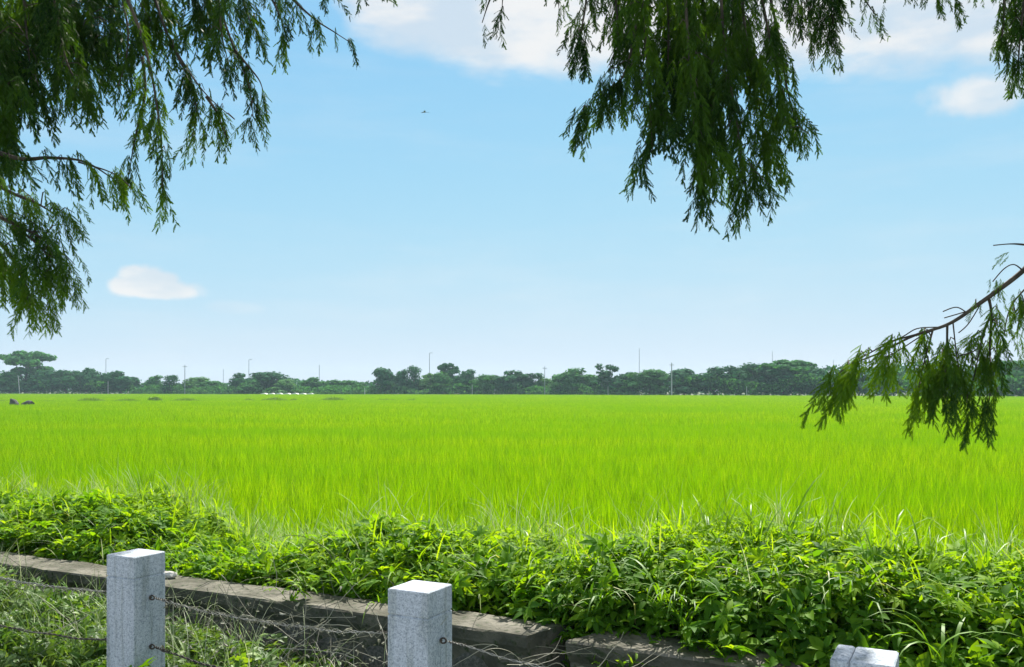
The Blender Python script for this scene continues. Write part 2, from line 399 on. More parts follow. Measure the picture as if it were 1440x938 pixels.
def granite_mat():
    m, t = new_mat('grey_granite')
    tcn = N(t, 'ShaderNodeTexCoord')
    v1 = N(t, 'ShaderNodeTexNoise'); v1.inputs['Scale'].default_value = 190; v1.inputs['Detail'].default_value = 3
    v2 = N(t, 'ShaderNodeTexNoise'); v2.inputs['Scale'].default_value = 75; v2.inputs['Detail'].default_value = 5; v2.inputs['Roughness'].default_value = 0.7
    v3 = N(t, 'ShaderNodeTexNoise'); v3.inputs['Scale'].default_value = 7; v3.inputs['Detail'].default_value = 5
    mp = N(t, 'ShaderNodeMapping'); mp.inputs['Scale'].default_value = (1, 1, 0.45)
    L(t, tcn.outputs['Object'], mp.inputs[0]); L(t, mp.outputs[0], v3.inputs['Vector'])
    for v in (v1, v2): L(t, tcn.outputs['Object'], v.inputs['Vector'])
    r = N(t, 'ShaderNodeValToRGB'); cr = r.color_ramp
    cr.elements[0].position = 0.36; cr.elements[0].color = (0.20, 0.23, 0.265, 1)
    cr.elements[1].position = 0.66; cr.elements[1].color = (0.58, 0.62, 0.66, 1)
    e = cr.elements.new(0.5); e.color = (0.42, 0.46, 0.51, 1)
    L(t, MATH(t, 'ADD', MATH(t, 'MULTIPLY', v1.outputs['Fac'], 0.5), MATH(t, 'MULTIPLY', v2.outputs['Fac'], 0.5)), r.inputs[0])
    mx = N(t, 'ShaderNodeMix', data_type='RGBA', blend_type='MULTIPLY')
    L(t, SMOOTH(t, v3.outputs['Fac'], 0.45, 0.70), mx.inputs[0]); L(t, r.outputs[0], mx.inputs[6]); mx.inputs[7].default_value = (0.76, 0.80, 0.80, 1)
    v4 = N(t, 'ShaderNodeTexNoise'); v4.inputs['Scale'].default_value = 1; v4.inputs['Detail'].default_value = 5
    mp4 = N(t, 'ShaderNodeMapping'); mp4.inputs['Scale'].default_value = (34, 34, 2.6); oi = N(t, 'ShaderNodeObjectInfo')
    ad = N(t, 'ShaderNodeVectorMath', operation='ADD'); L(t, tcn.outputs['Object'], ad.inputs[0]); L(t, oi.outputs['Location'], ad.inputs[1])
    L(t, ad.outputs[0], mp4.inputs[0]); L(t, mp4.outputs[0], v4.inputs['Vector'])
    mx4 = N(t, 'ShaderNodeMix', data_type='RGBA', blend_type='MULTIPLY')
    L(t, SMOOTH(t, v4.outputs['Fac'], 0.50, 0.68), mx4.inputs[0]); L(t, mx.outputs[2], mx4.inputs[6]); mx4.inputs[7].default_value = (0.74, 0.75, 0.70, 1)
    pb = N(t, 'ShaderNodeBsdfPrincipled'); L(t, mx4.outputs[2], pb.inputs['Base Color'])
    pb.inputs['Roughness'].default_value = 0.85; pb.inputs['Specular IOR Level'].default_value = 0.15
    bp = N(t, 'ShaderNodeBump'); bp.inputs['Strength'].default_value = 0.25; bp.inputs['Distance'].default_value = 0.004
    L(t, v2.outputs['Fac'], bp.inputs['Height']); L(t, bp.outputs[0], pb.inputs['Normal'])
    o = N(t, 'ShaderNodeOutputMaterial'); L(t, pb.outputs[0], o.inputs[0])
    return m
M_granite = granite_mat()
def ground_mat():
    m, t = new_mat('soil_and_turf')
    geo = N(t, 'ShaderNodeNewGeometry')
    n1 = N(t, 'ShaderNodeTexNoise'); n1.inputs['Scale'].default_value = 0.9; n1.inputs['Detail'].default_value = 8
    L(t, geo.outputs['Position'], n1.inputs['Vector'])
    mx = N(t, 'ShaderNodeMix', data_type='RGBA')
    L(t, SMOOTH(t, n1.outputs['Fac'], 0.35, 0.65), mx.inputs[0])
    mx.inputs[6].default_value = (0.055, 0.065, 0.022, 1); mx.inputs[7].default_value = (0.06, 0.10, 0.016, 1)
    pb = N(t, 'ShaderNodeBsdfPrincipled'); L(t, mx.outputs[2], pb.inputs['Base Color']); pb.inputs['Roughness'].default_value = 0.95
    bp = N(t, 'ShaderNodeBump'); bp.inputs['Strength'].default_value = 0.5; bp.inputs['Distance'].default_value = 0.05
    L(t, n1.outputs['Fac'], bp.inputs['Height']); L(t, bp.outputs[0], pb.inputs['Normal'])
    o = N(t, 'ShaderNodeOutputMaterial'); L(t, pb.outputs[0], o.inputs[0])
    return m

# ------------------------------------------------------------------ ground
FIELD = -0.20
GD = np.array([-640, -60, -8, -2, 1, 2.4, 3.0, 3.45, 3.70, 3.9, 4.02, 4.5, 4.9, 5.4, 6.0, 6.5, 8, 20, 80, 300, 700.])
GZ = np.array([0, 0, 0, 0, 0, 0.0, -0.02, -0.10, -0.16, -0.16, 0.42, 0.50, 0.48, 0.25, -0.05, -0.19, FIELD, FIELD, FIELD, FIELD, FIELD])
def gz(D): return np.interp(D, GD, GZ)
SS = np.concatenate([np.array([-700, -300, -80, -30]), np.arange(-16, 8.1, 0.5), np.array([20, 60, 300, 700.])])
gv = []
for i, D in enumerate(GD):
    z = np.full(len(SS), GZ[i])
    if 2 < D < 7 : z = z + np.array([0.05 * noise.noise(Vector((s * 0.9, D * 0.9, 0))) for s in SS])
    gv.append(W(SS, np.full(len(SS), D), z))
gv = np.concatenate(gv); ns = len(SS)
gf = [(i * ns + j, i * ns + j + 1, (i + 1) * ns + j + 1, (i + 1) * ns + j) for i in range(len(GD) - 1) for j in range(ns - 1)]
tag(build('ground', gv, np.array(gf), ground_mat(), None, True), kind='structure')

# unseen paved path and kerb, added pale to bounce light onto the posts
def paving_mat():
    m, t = new_mat('bounce_path_concrete'); geo = N(t, 'ShaderNodeNewGeometry')
    n1 = N(t, 'ShaderNodeTexNoise'); n1.inputs['Scale'].default_value = 1.3; n1.inputs['Detail'].default_value = 8; L(t, geo.outputs['Position'], n1.inputs['Vector'])
    mx = N(t, 'ShaderNodeMix', data_type='RGBA'); L(t, SMOOTH(t, n1.outputs['Fac'], .35, .65), mx.inputs[0])
    mx.inputs[6].default_value = (.34, .335, .32, 1); mx.inputs[7].default_value = (.46, .455, .44, 1)
    pb = N(t, 'ShaderNodeBsdfPrincipled'); L(t, mx.outputs[2], pb.inputs['Base Color']); pb.inputs['Roughness'].default_value = .9
    o = N(t, 'ShaderNodeOutputMaterial'); L(t, pb.outputs[0], o.inputs[0]); return m
M_bounce_path = paving_mat()
ps = np.arange(-30, 30.1, 2.0); pv_ = np.concatenate([W(ps, np.full(len(ps), D_), np.full(len(ps), z_)) for D_, z_ in ((-3.6, .012), (1.95, .012), (1.96, .11), (2.08, .11), (2.09, -.05))])
m_ = len(ps)
tag(build('path', pv_, np.array([(i * m_ + j, i * m_ + j + 1, (i + 1) * m_ + j + 1, (i + 1) * m_ + j) for i in range(4) for j in range(m_ - 1)]), M_bounce_path), kind='structure')

# ------------------------------------------------------------------ rice field
def far_edge(x):    # distance (Y) of the far side of the field at world x
    return np.interp(x, [-260, -140, 0, 60, 100, 300], [262, 246, 214, 176, 152, 140])
rice_col = bpy.data.collections.new('rice_tiles')
rice_far_col = bpy.data.collections.new('rice_far_tiles')
def rice_tile(col, size, nh, nb, Lr, wr, seg, seed, droop=(0.1, 0.75)):
    r = np.random.default_rng(seed)
    hx = r.uniform(-size / 2, size / 2, (nh, 2))
    base = np.repeat(hx, nb, 0) + r.normal(0, 0.022, (nh * nb, 2))
    n = len(base)
    b = np.column_stack([base, np.zeros(n)])
    V, F4, F3 = ribbons(b, r.uniform(0, 2 * pi, n), r.uniform(*Lr, n), np.abs(r.normal(0, 0.15, n)), r.uniform(*droop, n) * r.uniform(0.3, 1, n), r.uniform(*wr, n), seg,
                        r.uniform(-1, 1, n))
    o = build('rice_tuft', V, [F4, F3], M_rice)
    COL.objects.unlink(o); col.objects.link(o)
for k in range(5): rice_tile(rice_col, 1.1, 28, 17, (0.50, 0.68), (0.005, 0.0100), 4, 100 + k)
for k in range(4): rice_tile(rice_far_col, 2.2, 66, 8, (0.50, 0.64), (0.011, 0.020), 3, 200 + k)
def scatter_gn(name, pts, col, smin=0.88, smax=1.12, seed=0):
    me = bpy.data.meshes.new(name); me.vertices.add(len(pts)); me.vertices.foreach_set('co', np.asarray(pts, np.float32).ravel()); me.update()
    o = bpy.data.objects.new(name, me); COL.objects.link(o)
    g = bpy.data.node_groups.new(name, 'GeometryNodeTree')
    g.interface.new_socket('Geometry', in_out='INPUT', socket_type='NodeSocketGeometry')
    g.interface.new_socket('Geometry', in_out='OUTPUT', socket_type='NodeSocketGeometry')
    gi = g.nodes.new('NodeGroupInput'); go = g.nodes.new('NodeGroupOutput')
    ci = g.nodes.new('GeometryNodeCollectionInfo'); ci.inputs['Collection'].default_value = col
    ci.inputs['Separate Children'].default_value = True; ci.inputs['Reset Children'].default_value = True
    ip = g.nodes.new('GeometryNodeInstanceOnPoints'); ip.inputs['Pick Instance'].default_value = True
    rv = g.nodes.new('FunctionNodeRandomValue'); rv.data_type = 'FLOAT_VECTOR'
    rv.inputs[0].default_value = (0, 0, 0); rv.inputs[1].default_value = (0, 0, 2 * pi); rv.inputs['Seed'].default_value = seed
    rs = g.nodes.new('FunctionNodeRandomValue'); rs.data_type = 'FLOAT'
    rs.inputs[2].default_value = smin; rs.inputs[3].default_value = smax; rs.inputs['Seed'].default_value = seed + 1
    ri = g.nodes.new('FunctionNodeRandomValue'); ri.data_type = 'INT'
    ri.inputs[4].default_value = 0; ri.inputs[5].default_value = 50; ri.inputs['Seed'].default_value = seed + 2
    l = g.links.new
    l(gi.outputs[0], ip.inputs['Points']); l(ci.outputs[0], ip.inputs['Instance'])
    l(rv.outputs[0], ip.inputs['Rotation']); l(rs.outputs[1], ip.inputs['Scale']); l(ri.outputs[2], ip.inputs['Instance Index'])
    l(ip.outputs[0], go.inputs[0])
    md = o.modifiers.new('scatter', 'NODES'); md.node_group = g
    return o
def grid_pts(step, y0, y1, ang, margin):
    ys = np.arange(y0, y1, step); P_ = []
    for y in ys:
        hw = y * tan(ang) + margin
        xs = np.arange(-hw, hw, step); P_.append(np.column_stack([xs, np.full(len(xs), y)]))
    p = np.concatenate(P_); p += rng.uniform(-0.2, 0.2, p.shape) * step
    return p
BUND_A, BUND_B = np.array((-62.0, 101.0)), np.array((-10., 112.0))
def bund_y(x): return np.interp(x, [-62, -10], [101, 112])
def on_bund(p): return (p[:, 0] < -8) & (np.abs(p[:, 1] - bund_y(p[:, 0])) < 1.0)
near = grid_pts(0.85, 3.5, 34, radians(33), 3.0)
Dn = near @ PV
near = near[(Dn > 6.75 + 0.25 * np.sin(near[:, 0] * 1.7))]
hz = np.array([0.03 * noise.noise(Vector((p[0] * 0.25, p[1] * 0.25, 3))) for p in near])
o = scatter_gn('rice_plants', np.column_stack([near, FIELD + hz]), rice_col, 0.86, 1.10, 3)
tag(o, 'bright green young rice plants filling the near half of the paddy', 'rice', kind='stuff')
far = grid_pts(1.75, 34, 262, radians(32), 4.0)
far = far[(far[:, 1] < far_edge(far[:, 0])) & ~on_bund(far)]
hz = np.array([0.05 * noise.noise(Vector((p[0] * 0.06, p[1] * 0.06, 3))) for p in far])
o = scatter_gn('rice_plants', np.column_stack([far, FIELD + hz]), rice_far_col, 0.9, 1.1, 9)
tag(o, 'yellow green rice stretching away to the line of trees', 'rice', kind='stuff')

# ------------------------------------------------------------------ crowns of the far trees (unit size: 1 wide, 1 high)
def crown_mesh(kind, seed, n):
    r = np.random.default_rng(seed); lumps = []
    if kind == 'bushy':
        for i in range(20):
            a = r.uniform(0, 2 * pi); q = sqrt(r.uniform(0, 1)) * 0.31; z = r.uniform(0.14, 0.84)
            k_ = (1.12 - 0.75 * max(0, z - .40) / .44 * .9)
            lumps.append((q * cos(a) * k_, q * sin(a) * k_, z, r.uniform(.12, .19), r.uniform(.09, .14)))
        for z, rr_ in ((.25, .27), (.45, .29), (.62, .25), (.76, .19)): lumps.append((0, 0, z, rr_, .14))
    elif kind == 'dome':
        for i in range(18):
            a = r.uniform(0, 2 * pi); q = sqrt(r.uniform(0, 1)); z = 0.28 + 0.56 * sqrt(max(0, 1 - q * q)) * r.uniform(.75, 1)
            lumps.append((.36 * q * cos(a), .36 * q * sin(a), z, r.uniform(.11, .17), r.uniform(.08, .13)))
        for i in range(5): lumps.append((r.uniform(-.2, .2), r.uniform(-.2, .2), .4, .2, .17))
    elif kind == 'umbrella':
        for i in range(13):
            a = r.uniform(0, 2 * pi); q = sqrt(r.uniform(0, 1)); z = 0.93 - 0.22 * q ** 2 - r.choice([0, 0, .12])
            lumps.append((.40 * q * cos(a), .40 * q * sin(a), z, r.uniform(.11, .18), r.uniform(.055, .085)))
        for i in range(3):
            lumps.append((r.uniform(-.25, .25), r.uniform(-.2, .2), r.uniform(.42, .64), .15, .08))
    elif kind == 'loose':
        for i in range(20):
            a = r.uniform(0, 2 * pi); q = sqrt(r.uniform(0, 1)); z = r.uniform(.14, .93)
            w_ = .36 * (1.0 - .8 * max(0, z - .45))
            lumps.append((w_ * q * cos(a), w_ * q * sin(a), z, r.uniform(.09, .16), r.uniform(.07, .11)))
        for z, rr_ in ((.3, .24), (.5, .22), (.68, .15)): lumps.append((0, 0, z, rr_, .12))
    elif kind == 'narrow':
        for i in range(12):
            z = .14 + .78 * i / 11; w_ = .30 * sin(min(1, (1.05 - z) * 1.5) * pi / 2)
            a = r.uniform(0, 2 * pi); lumps.append((.6 * w_ * cos(a), .6 * w_ * sin(a), z, r.uniform(.20, .30), r.uniform(.09, .12)))
    vol = np.array([l[3] * l[3] * l[4] for l in lumps]) ** 0.7; pick = r.choice(len(lumps), n, p=vol / vol.sum())
    Ls = np.array(lumps)[pick]
    d = r.normal(size=(n, 3)); d /= np.linalg.norm(d, axis=1, keepdims=True)
    rad = r.uniform(0.35, 1.12, n) ** 0.6
    c = Ls[:, :3] + d * rad[:, None] * Ls[:, [3, 3, 4]]
    nrm = d * 1.2 + r.normal(0, .32, (n, 3)) + np.array((0, 0, .3))
    fr = frames(nrm, r.uniform(0, 2 * pi, n), r.uniform(.020, .042, n))
    quad = np.array([(-1, -.55, 0), (.2, -.8, .12), (1.1, .1, 0), (-.1, .75, -.12)])
    mb = MB(); bake(mb, (quad, [], [(0, 1, 2, 3)]), fr, c)
    return mb, lumps
def trunk_mesh(lumps, seed, r0=.030):
    r = random.Random(seed); mb = MB()
    top = max(l[2] for l in lumps) * .8
    pts = spline([(0, 0, 0), (r.uniform(-.03, .03), 0, top * .4), (r.uniform(-.05, .05), r.uniform(-.03, .03), top)], 4)
    mb.add(*tube(pts, [r0 * (1 - .75 * i / (len(pts) - 1)) for i in range(len(pts))], 6))
    for l in sorted(lumps, key=lambda l: -l[3])[:7]:
        z0 = max(.12, l[2] * .5); k = min(len(pts) - 1, int(z0 / top * (len(pts) - 1)))
        p0 = pts[k]; p1 = Vector(l[:3])
        q = spline([p0, p0.lerp(p1, .5) + Vector((0, 0, -.03)), p1], 3)
        mb.add(*tube(q, [r0 * .5 * (1 - .7 * i / (len(q) - 1)) for i in range(len(q))], 4))
    return mb
PROTO = {}
for ki, (kind, n) in enumerate((('bushy', 3900), ('dome', 3200), ('umbrella', 2500), ('loose', 2600), ('narrow', 1900))):
    for v in range(2):
        for mi, tone in enumerate(('deep', 'mid', 'pale')):
            pass
        cmb, lumps = crown_mesh(kind, 31 * ki + 7 * v + 1, n)
        co = cmb.build('crown', M_crown[0]); to = trunk_mesh(lumps, ki * 5 + v).build('trunk', M_trunk)
        meshes = []
        for mi in range(3):
            me = co.data if mi == 0 else co.data.copy()
            me.materials.clear(); me.materials.append(M_crown[mi]); meshes.append(me)
        PROTO[(kind, v)] = (meshes, to.data)
        bpy.data.objects.remove(co); bpy.data.objects.remove(to)
def edge_Y(px):
    Y = 200.0
    for _ in range(12): Y = float(far_edge((px - 720) / FPX * Y))
    return Y
def far_tree(px, top, wpx, kind, v, tone, label, dY=6, name='broadleaf_tree', group='trees along the far side of the rice field'):
    Y = edge_Y(px) + dY
    x = (px - 720) / FPX * Y
    H = 1.06 * (EYE + (HOR - top) / FPX * Y - FIELD)
    wd = 1.42 * wpx / FPX * Y
    t = empty(name, (x, Y, FIELD), label, 'tree', group, random.uniform(0, 6.28))
    for nm, me in (('trunk', PROTO[(kind, v)][1]), ('crown', PROTO[(kind, v)][0][tone])):
        o = bpy.data.objects.new(nm, me); COL.objects.link(o); o.parent = t
        o.scale = (wd, wd, H / 0.97)
    return t
TREES = [
 # px, top, width, kind, variant, tone, dY, label
 (-14, 517, 56, 'dome', 0, 1, 8, 'leafy rounded tree cut off by the left edge of the photo'),
 (14, 521, 44, 'bushy', 1, 1, 4, 'bushy tree below and left of the tall umbrella crown at far left'),
 (36, 497, 62, 'umbrella', 0, 1, 12, 'tallest umbrella-crowned tree at the far left rising over its neighbours'),
 (62, 520, 50, 'bushy', 0, 0, 7, 'dark bushy tree right under the tall umbrella crown at far left'),
 (94, 516, 50, 'dome', 1, 0, 6, 'broad dome-topped dark tree midway in the dense left clump'),
 (126, 518, 44, 'bushy', 1, 0, 7, 'dark bushy tree just left of the first thin pole at left'),
 (152, 524, 36, 'bushy', 0, 0, 8, 'shorter dark tree standing directly behind the first thin pole at left'),
 (170, 521, 44, 'dome', 0, 0, 5, 'right-hand end tree of the dense left clump with a flat leaning top'),
 (217, 528, 32, 'bushy', 1, 1, 10, 'small bushy tree right of the gap after the left clump'),
 (240, 530, 24, 'narrow', 0, 0, 4, 'narrow dark upright tree left of the pole with a dark foot'),
 (275, 530, 44, 'bushy', 0, 2, 9, 'pale bushy tree just right of the pole with a dark foot'),
 (298, 533, 34, 'dome', 1, 1, 9, 'low round tree between the second and third left poles'),
 (341, 524, 34, 'dome', 0, 0, 9, 'dark round-headed tree beneath the short mast left of the large dome'),
 (382, 519, 58, 'dome', 1, 0, 10, 'large grey-green dome-shaped tree above the white sheeting'),
 (356, 533, 40, 'bushy', 1, 1, 4, 'low mid-green bushy tree in front and left of the large dome'),
 (402, 533, 40, 'bushy', 0, 2, 4, 'low pale bushy tree in front and right of the large dome'),
 (440, 530, 36, 'dome', 0, 1, 12, 'small round tree under the mast standing right of the white sheeting'),
 (466, 534, 32, 'bushy', 0, 1, 12, 'low bushy tree right of the small round tree under a mast'),
 (493, 532, 38, 'dome', 1, 1, 14, 'low dome-topped tree left of the big dark middle clump'),
 (541, 517, 38, 'bushy', 0, 0, 5, 'dark upright bushy tree that begins the middle clump on its left'),
 (565, 520, 32, 'bushy', 1, 0, 6, 'dark bushy tree second from the left in the middle clump'),
 (582, 518, 22, 'narrow', 1, 0, 7, 'narrow pointed tree in the middle clump left of the tall mast'),
 (603, 528, 34, 'loose', 1, 2, 9, 'pale thin tree at the foot of the tall mast in the middle'),
 (622, 523, 36, 'bushy', 0, 1, 5, 'green bushy tree right of the tall mast in the middle'),
 (632, 513, 28, 'umbrella', 0, 0, 12, 'tall flat-topped tree poking above the middle clump'),
 (656, 520, 40, 'bushy', 1, 0, 7, 'dark round tree right of the tall flat-topped one'),
 (682, 523, 40, 'dome', 1, 1, 6, 'sloping-topped tree at the right end of the middle clump'),
 (716, 520, 50, 'dome', 0, 0, 6, 'dome-topped tree standing alone right of the middle clump'),
 (744, 526, 44, 'loose', 0, 0, 8, 'loose-crowned tree trailing down from the lone dome-topped tree'),
 (770, 529, 34, 'dome', 1, 2, 11, 'low pale tree beside the light pole in the dip'),
 (806, 517, 56, 'dome', 0, 1, 8, 'wide domed tree right of the dip with the light pole'),
 (806, 523, 46, 'bushy', 0, 1, 6, 'bushy tree filled in under the wide domed crown'),
 (854, 516, 38, 'loose', 1, 0, 6, 'tall uneven tree with gaps in its crown right of centre'),
 (879, 524, 46, 'bushy', 1, 0, 6, 'dark bushy tree between the tall uneven tree and the big round one'),
 (913, 515, 56, 'dome', 1, 1, 6, 'big round-topped tree left of the white pole'),
 (962, 518, 58, 'bushy', 0, 0, 6, 'dark bushy tree just right of the white pole'),
 (1004, 515, 54, 'dome', 0, 0, 6, 'dark dome between the white pole and the high crown at right'),
 (1034, 515, 44, 'bushy', 1, 0, 8, 'dark tree just left of the highest crown in the right wood'),
 (1060, 505, 62, 'dome', 1, 0, 9, 'highest round crown in the right-hand wood left of the hanging branch'),
 (1104, 509, 70, 'umbrella', 0, 1, 10, 'broad layered crown right of the highest one in the right wood'),
 (1102, 517, 60, 'bushy', 0, 0, 6, 'dark bushy tree under the broad layered crown in the right wood'),
 (1146, 516, 60, 'bushy', 1, 0, 7, 'dark tree directly left of the tip of the hanging branch'),
 (1192, 517, 66, 'dome', 0, 0, 7, 'dark tree half covered by the tip of the hanging branch'),
 (1244, 519, 66, 'bushy', 0, 1, 8, 'green tree seen through the left spray of the hanging branch'),
 (1296, 521, 66, 'dome', 1, 1, 8, 'tree seen through the middle spray of the hanging branch'),
 (1344, 518, 60, 'bushy', 1, 2, 8, 'pale tree seen in the gap between the two large hanging sprays'),
 (1390, 508, 66, 'dome', 0, 1, 9, 'tall tree behind the right-hand spray of the hanging branch'),
 (1434, 500, 72, 'dome', 1, 1, 9, 'tallest tree at the right edge of the photo'),
 (1494, 504, 80, 'bushy', 0, 0, 9, 'tree just beyond the right edge of the photo'),
]
for (px, top, wd, kind, v, tone, dY, lab) in TREES[:-1]:
    far_tree(px, top, wd, kind, v, tone, lab, dY)

# undergrowth at the foot of the trees and the farther wood that closes the gaps
def leaf_band(name, px0, px1, n, dY, spread, topf, size, mat, label, seed, clump):
    r = np.random.default_rng(seed)
    px = r.uniform(px0, px1, n); Yb = np.interp(px, np.linspace(px0, px1, 60), [edge_Y(q) for q in np.linspace(px0, px1, 60)])
    Y = Yb + dY + r.uniform(0, spread, n)
    x = (px - 720) / FPX * Y
    nn = np.array([noise.noise(Vector((a * clump, 1.7, seed))) + .5 * noise.noise(Vector((a * clump * 3.1, 4.7, seed))) for a in x])
    H = topf(px) * np.clip(1 + .55 * nn, .3, 2)
    z = FIELD + H * r.uniform(0, 1, n) ** 0.6
    nrm = r.normal(size=(n, 3)) + np.array((0, -.4, .7))
    fr = frames(nrm, r.uniform(0, 6.28, n), r.uniform(*size, n))
    quad = np.array([(-1, -.55, 0), (.2, -.8, .12), (1.1, .1, 0), (-.1, .75, -.12)])
    mb = MB(); bake(mb, (quad, [], [(0, 1, 2, 3)]), fr, np.column_stack([x, Y, z]))
    return tag(mb.build(name, mat), label, 'vegetation', kind='stuff')
leaf_band('undergrowth', -60, 1500, 34000, 1.0, 9, lambda p: np.interp(p, [-60, 180, 195, 520, 530, 930, 960, 1500], [4.2, 4.0, 2.5, 2.6, 2.6, 2.4, 3.8, 3.6]), (.16, .34), M_crown[1],
          'low bushes and scrub growing along the foot of the far trees', 5, .16)
leaf_band('undergrowth', 200, 900, 7000, 0.4, 4, lambda p: 1.3 + 0 * p, (.14, .28), M_crown[2],
          'pale weedy fringe at the far edge of the rice', 15, .3)
leaf_band('far_wood', -160, 1600, 30000, 45, 25, lambda p: np.interp(p, [-160, 0, 180, 190, 520, 530, 900, 960, 1400, 1600], [8, 7, 6, 3.4, 3.6, 4.0, 4.0, 5.2, 7, 8]), (.25, .5), M_crown[0],
          'hazy wood behind the front row of far trees', 8, .07)

# ------------------------------------------------------------------ poles and masts
def pole(name, px, base_py, top_py, Y, wpx, mat, label, cat, cross=0, lamp=False, lean=0):
    x = (px - 720) / FPX * Y; H = EYE + (HOR - top_py) / FPX * Y - FIELD
    r = wpx / FPX * Y / 2
    t = empty(name, (x, Y, FIELD), label, cat, 'poles and masts among the far trees')
    mb = MB(); n = 5
    mb.add(*tube([(lean * H * i / n, 0, H * i / n) for i in range(n + 1)], [r * (1.1 - .45 * i / n) for i in range(n + 1)], 7))
    mb.build('shaft', mat, t)
    if cross:
        mb = MB(); mb.add(*bevel_box(lean * H, 0, H - .55, cross, .10, .10, .01)); mb.build('crossarm', mat, t)
        for k in (-.42, 0, .42):
            mb = MB(); mb.add(*tube([(lean * H + k * cross, 0, H - .45), (lean * H + k * cross, 0, H - .35), (lean * H + k * cross, 0, H - .25)], [.04, .06, .03], 6)); mb.build('insulator', M_white, t)
    if lamp:
        mb = MB(); mb.add(*tube(spline([(lean * H, 0, H), (.12, 0, H + .12), (.5, 0, H + .15)], 3), r * .6, 5)); mb.build('lamp_arm', mat, t)
        mb = MB(); mb.add(*bevel_box(.62, 0, H + .08, .5, .18, .10, .02)); mb.build('lamp_head', mat, t)
    return t
pole('utility_pole', 28, 556, 529, edge_Y(28) - 1, 1.3, M_pole, 'short pale leaning pole in front of the far left clump', 'pole', lean=-.09)
pole('utility_pole', 152, 556, 536, edge_Y(152) - 1, 1.2, M_pole, 'short white post at the foot of the first thin mast at left', 'pole')
pole('light_mast', 149, 556, 505, edge_Y(149) + 14, .9, M_mast, 'thin mast above the dense left clump of trees', 'mast', lamp=True)
pole('utility_pole', 260, 556, 513, edge_Y(260) - 1, 1.2, M_mast, 'grey pole with a dark foot standing clear of the low trees at left', 'pole', cross=1.2)
pole('light_mast', 314, 556, 519, edge_Y(314) + 18, .7, M_mast, 'faint short mast left of the large dome-shaped tree', 'mast')
pole('light_mast', 350, 556, 506, edge_Y(350) + 16, .9, M_mast, 'thin mast above the dark round-headed tree beside the large dome', 'mast', lamp=True)
pole('light_mast', 449, 556, 513, edge_Y(449) + 16, .9, M_mast, 'thin mast over the small round tree right of the white sheeting', 'mast')
pole('utility_pole', 513, 556, 545, edge_Y(513) - 1, 1.5, M_pole, 'stubby white post left of the middle clump of trees', 'post')
pole('light_mast', 604, 556, 497, edge_Y(604) + 14, 1.0, M_mast, 'tall mast with a lamp rising from the middle clump', 'mast', lamp=True)
pole('utility_pole', 664, 556, 541, edge_Y(664) - 1, 1.0, M_pole, 'short pale pole in front of the dark round tree in the middle', 'pole')
pole('utility_pole', 766, 556, 515, edge_Y(766) - 1, 1.1, M_mast, 'pole standing in the dip right of the lone dome-topped tree', 'pole', cross=1.0)
pole('utility_pole', 855, 556, 543, edge_Y(855) - 1, 1.0, M_pole, 'short white post below the tall uneven tree right of centre', 'post')
pole('light_mast', 899, 556, 490, edge_Y(899) + 20, .8, M_mast, 'tallest faint mast behind the big round-topped tree', 'mast')
pole('utility_pole', 944.5, 557, 510, edge_Y(944) - 2, 2.0, M_pole, 'bright white pole standing at the left end of the right-hand wood', 'pole', cross=.9)
pole('utility_pole', 1050, 557, 543, edge_Y(1050) - 1, 1.0, M_pole, 'short white post at the field edge below the highest right crown', 'post')
pole('light_mast', 1086, 557, 494, edge_Y(1086) + 22, .8, M_mast, 'thin mast behind the broad layered crown in the right wood', 'mast')
pole('light_mast', 1172, 557, 506, edge_Y(1172) + 22, .7, M_mast, 'short thin mast just left of the hanging branch tip', 'mast')

# ------------------------------------------------------------------ small things in the far field
def polytunnel():
    Y = edge_Y(402) - 2.5; t = None
    for k, px in enumerate(range(370, 437, 11)):
        x = (px - 720) / FPX * Y
        lab = ['low white plastic tunnel, leftmost of the row under the large dome tree', 'low white plastic tunnel, second from the left in the row', 'low white plastic tunnel, third from the left in the row',
               'low white plastic tunnel in the middle of the row of seven', 'low white plastic tunnel, third from the right in the row', 'low white plastic tunnel, second from the right in the row', 'low white plastic tunnel at the right end of the row'][k]
        t = empty('plastic_tunnel', (x, Y, FIELD), lab, 'plastic tunnel', 'white plastic tunnels at the far edge of the field')
        wv = 9.6 / FPX * Y / 2; h = .80 + .08 * ((k * 37) % 5) / 5; mb = MB(); n = 9
        for yy in (0, 2.0):
            mb.add([(wv * cos(pi * i / (n - 1)), yy, h * sin(pi * i / (n - 1)) ** .45) for i in range(n)])
        mb.F4.append(np.array([(i, i + 1, n + i + 1, n + i) for i in range(n - 1)]))
        mb.build('cover', M_white, t, True)
        mb = MB(); V = [(wv * cos(pi * i / (n - 1)), .02, h * sin(pi * i / (n - 1)) ** .45) for i in range(n)] + [(0, .02, 0)]
        mb.add(V, np.array([(n, i + 1, i) for i in range(n - 1)])); mb.build('end_sheet', M_white, t)
polytunnel()
def lump(name, px, base_py, wpx, hpx, Y, mat, label, cat, seed, tilt=0.3, kind=None):
    x = (px - 720) / FPX * Y; wd = wpx / FPX * Y
    top = EYE - (base_py - hpx - HOR) / FPX * Y; h = top - FIELD
    import bmesh
    bm = bmesh.new(); bmesh.ops.create_icosphere(bm, subdivisions=3, radius=1)
    for v in bm.verts:
        n_ = noise.noise(v.co * 1.4 + Vector((seed, 0, 0))) * .28 + noise.noise(v.co * 3.5 + Vector((seed, 5, 0))) * .1
        v.co *= 1 + n_
        v.co = Vector((v.co.x * wd / 2, v.co.y * wd / 3, (v.co.z * .5 + .5) * h * (1 - tilt * v.co.x)))
    me = bpy.data.meshes.new(name); bm.to_mesh(me); bm.free(); me.materials.append(mat)
    o = bpy.data.objects.new(name, me); COL.objects.link(o); o.location = (x, Y, FIELD)
    return tag(o, label, cat)
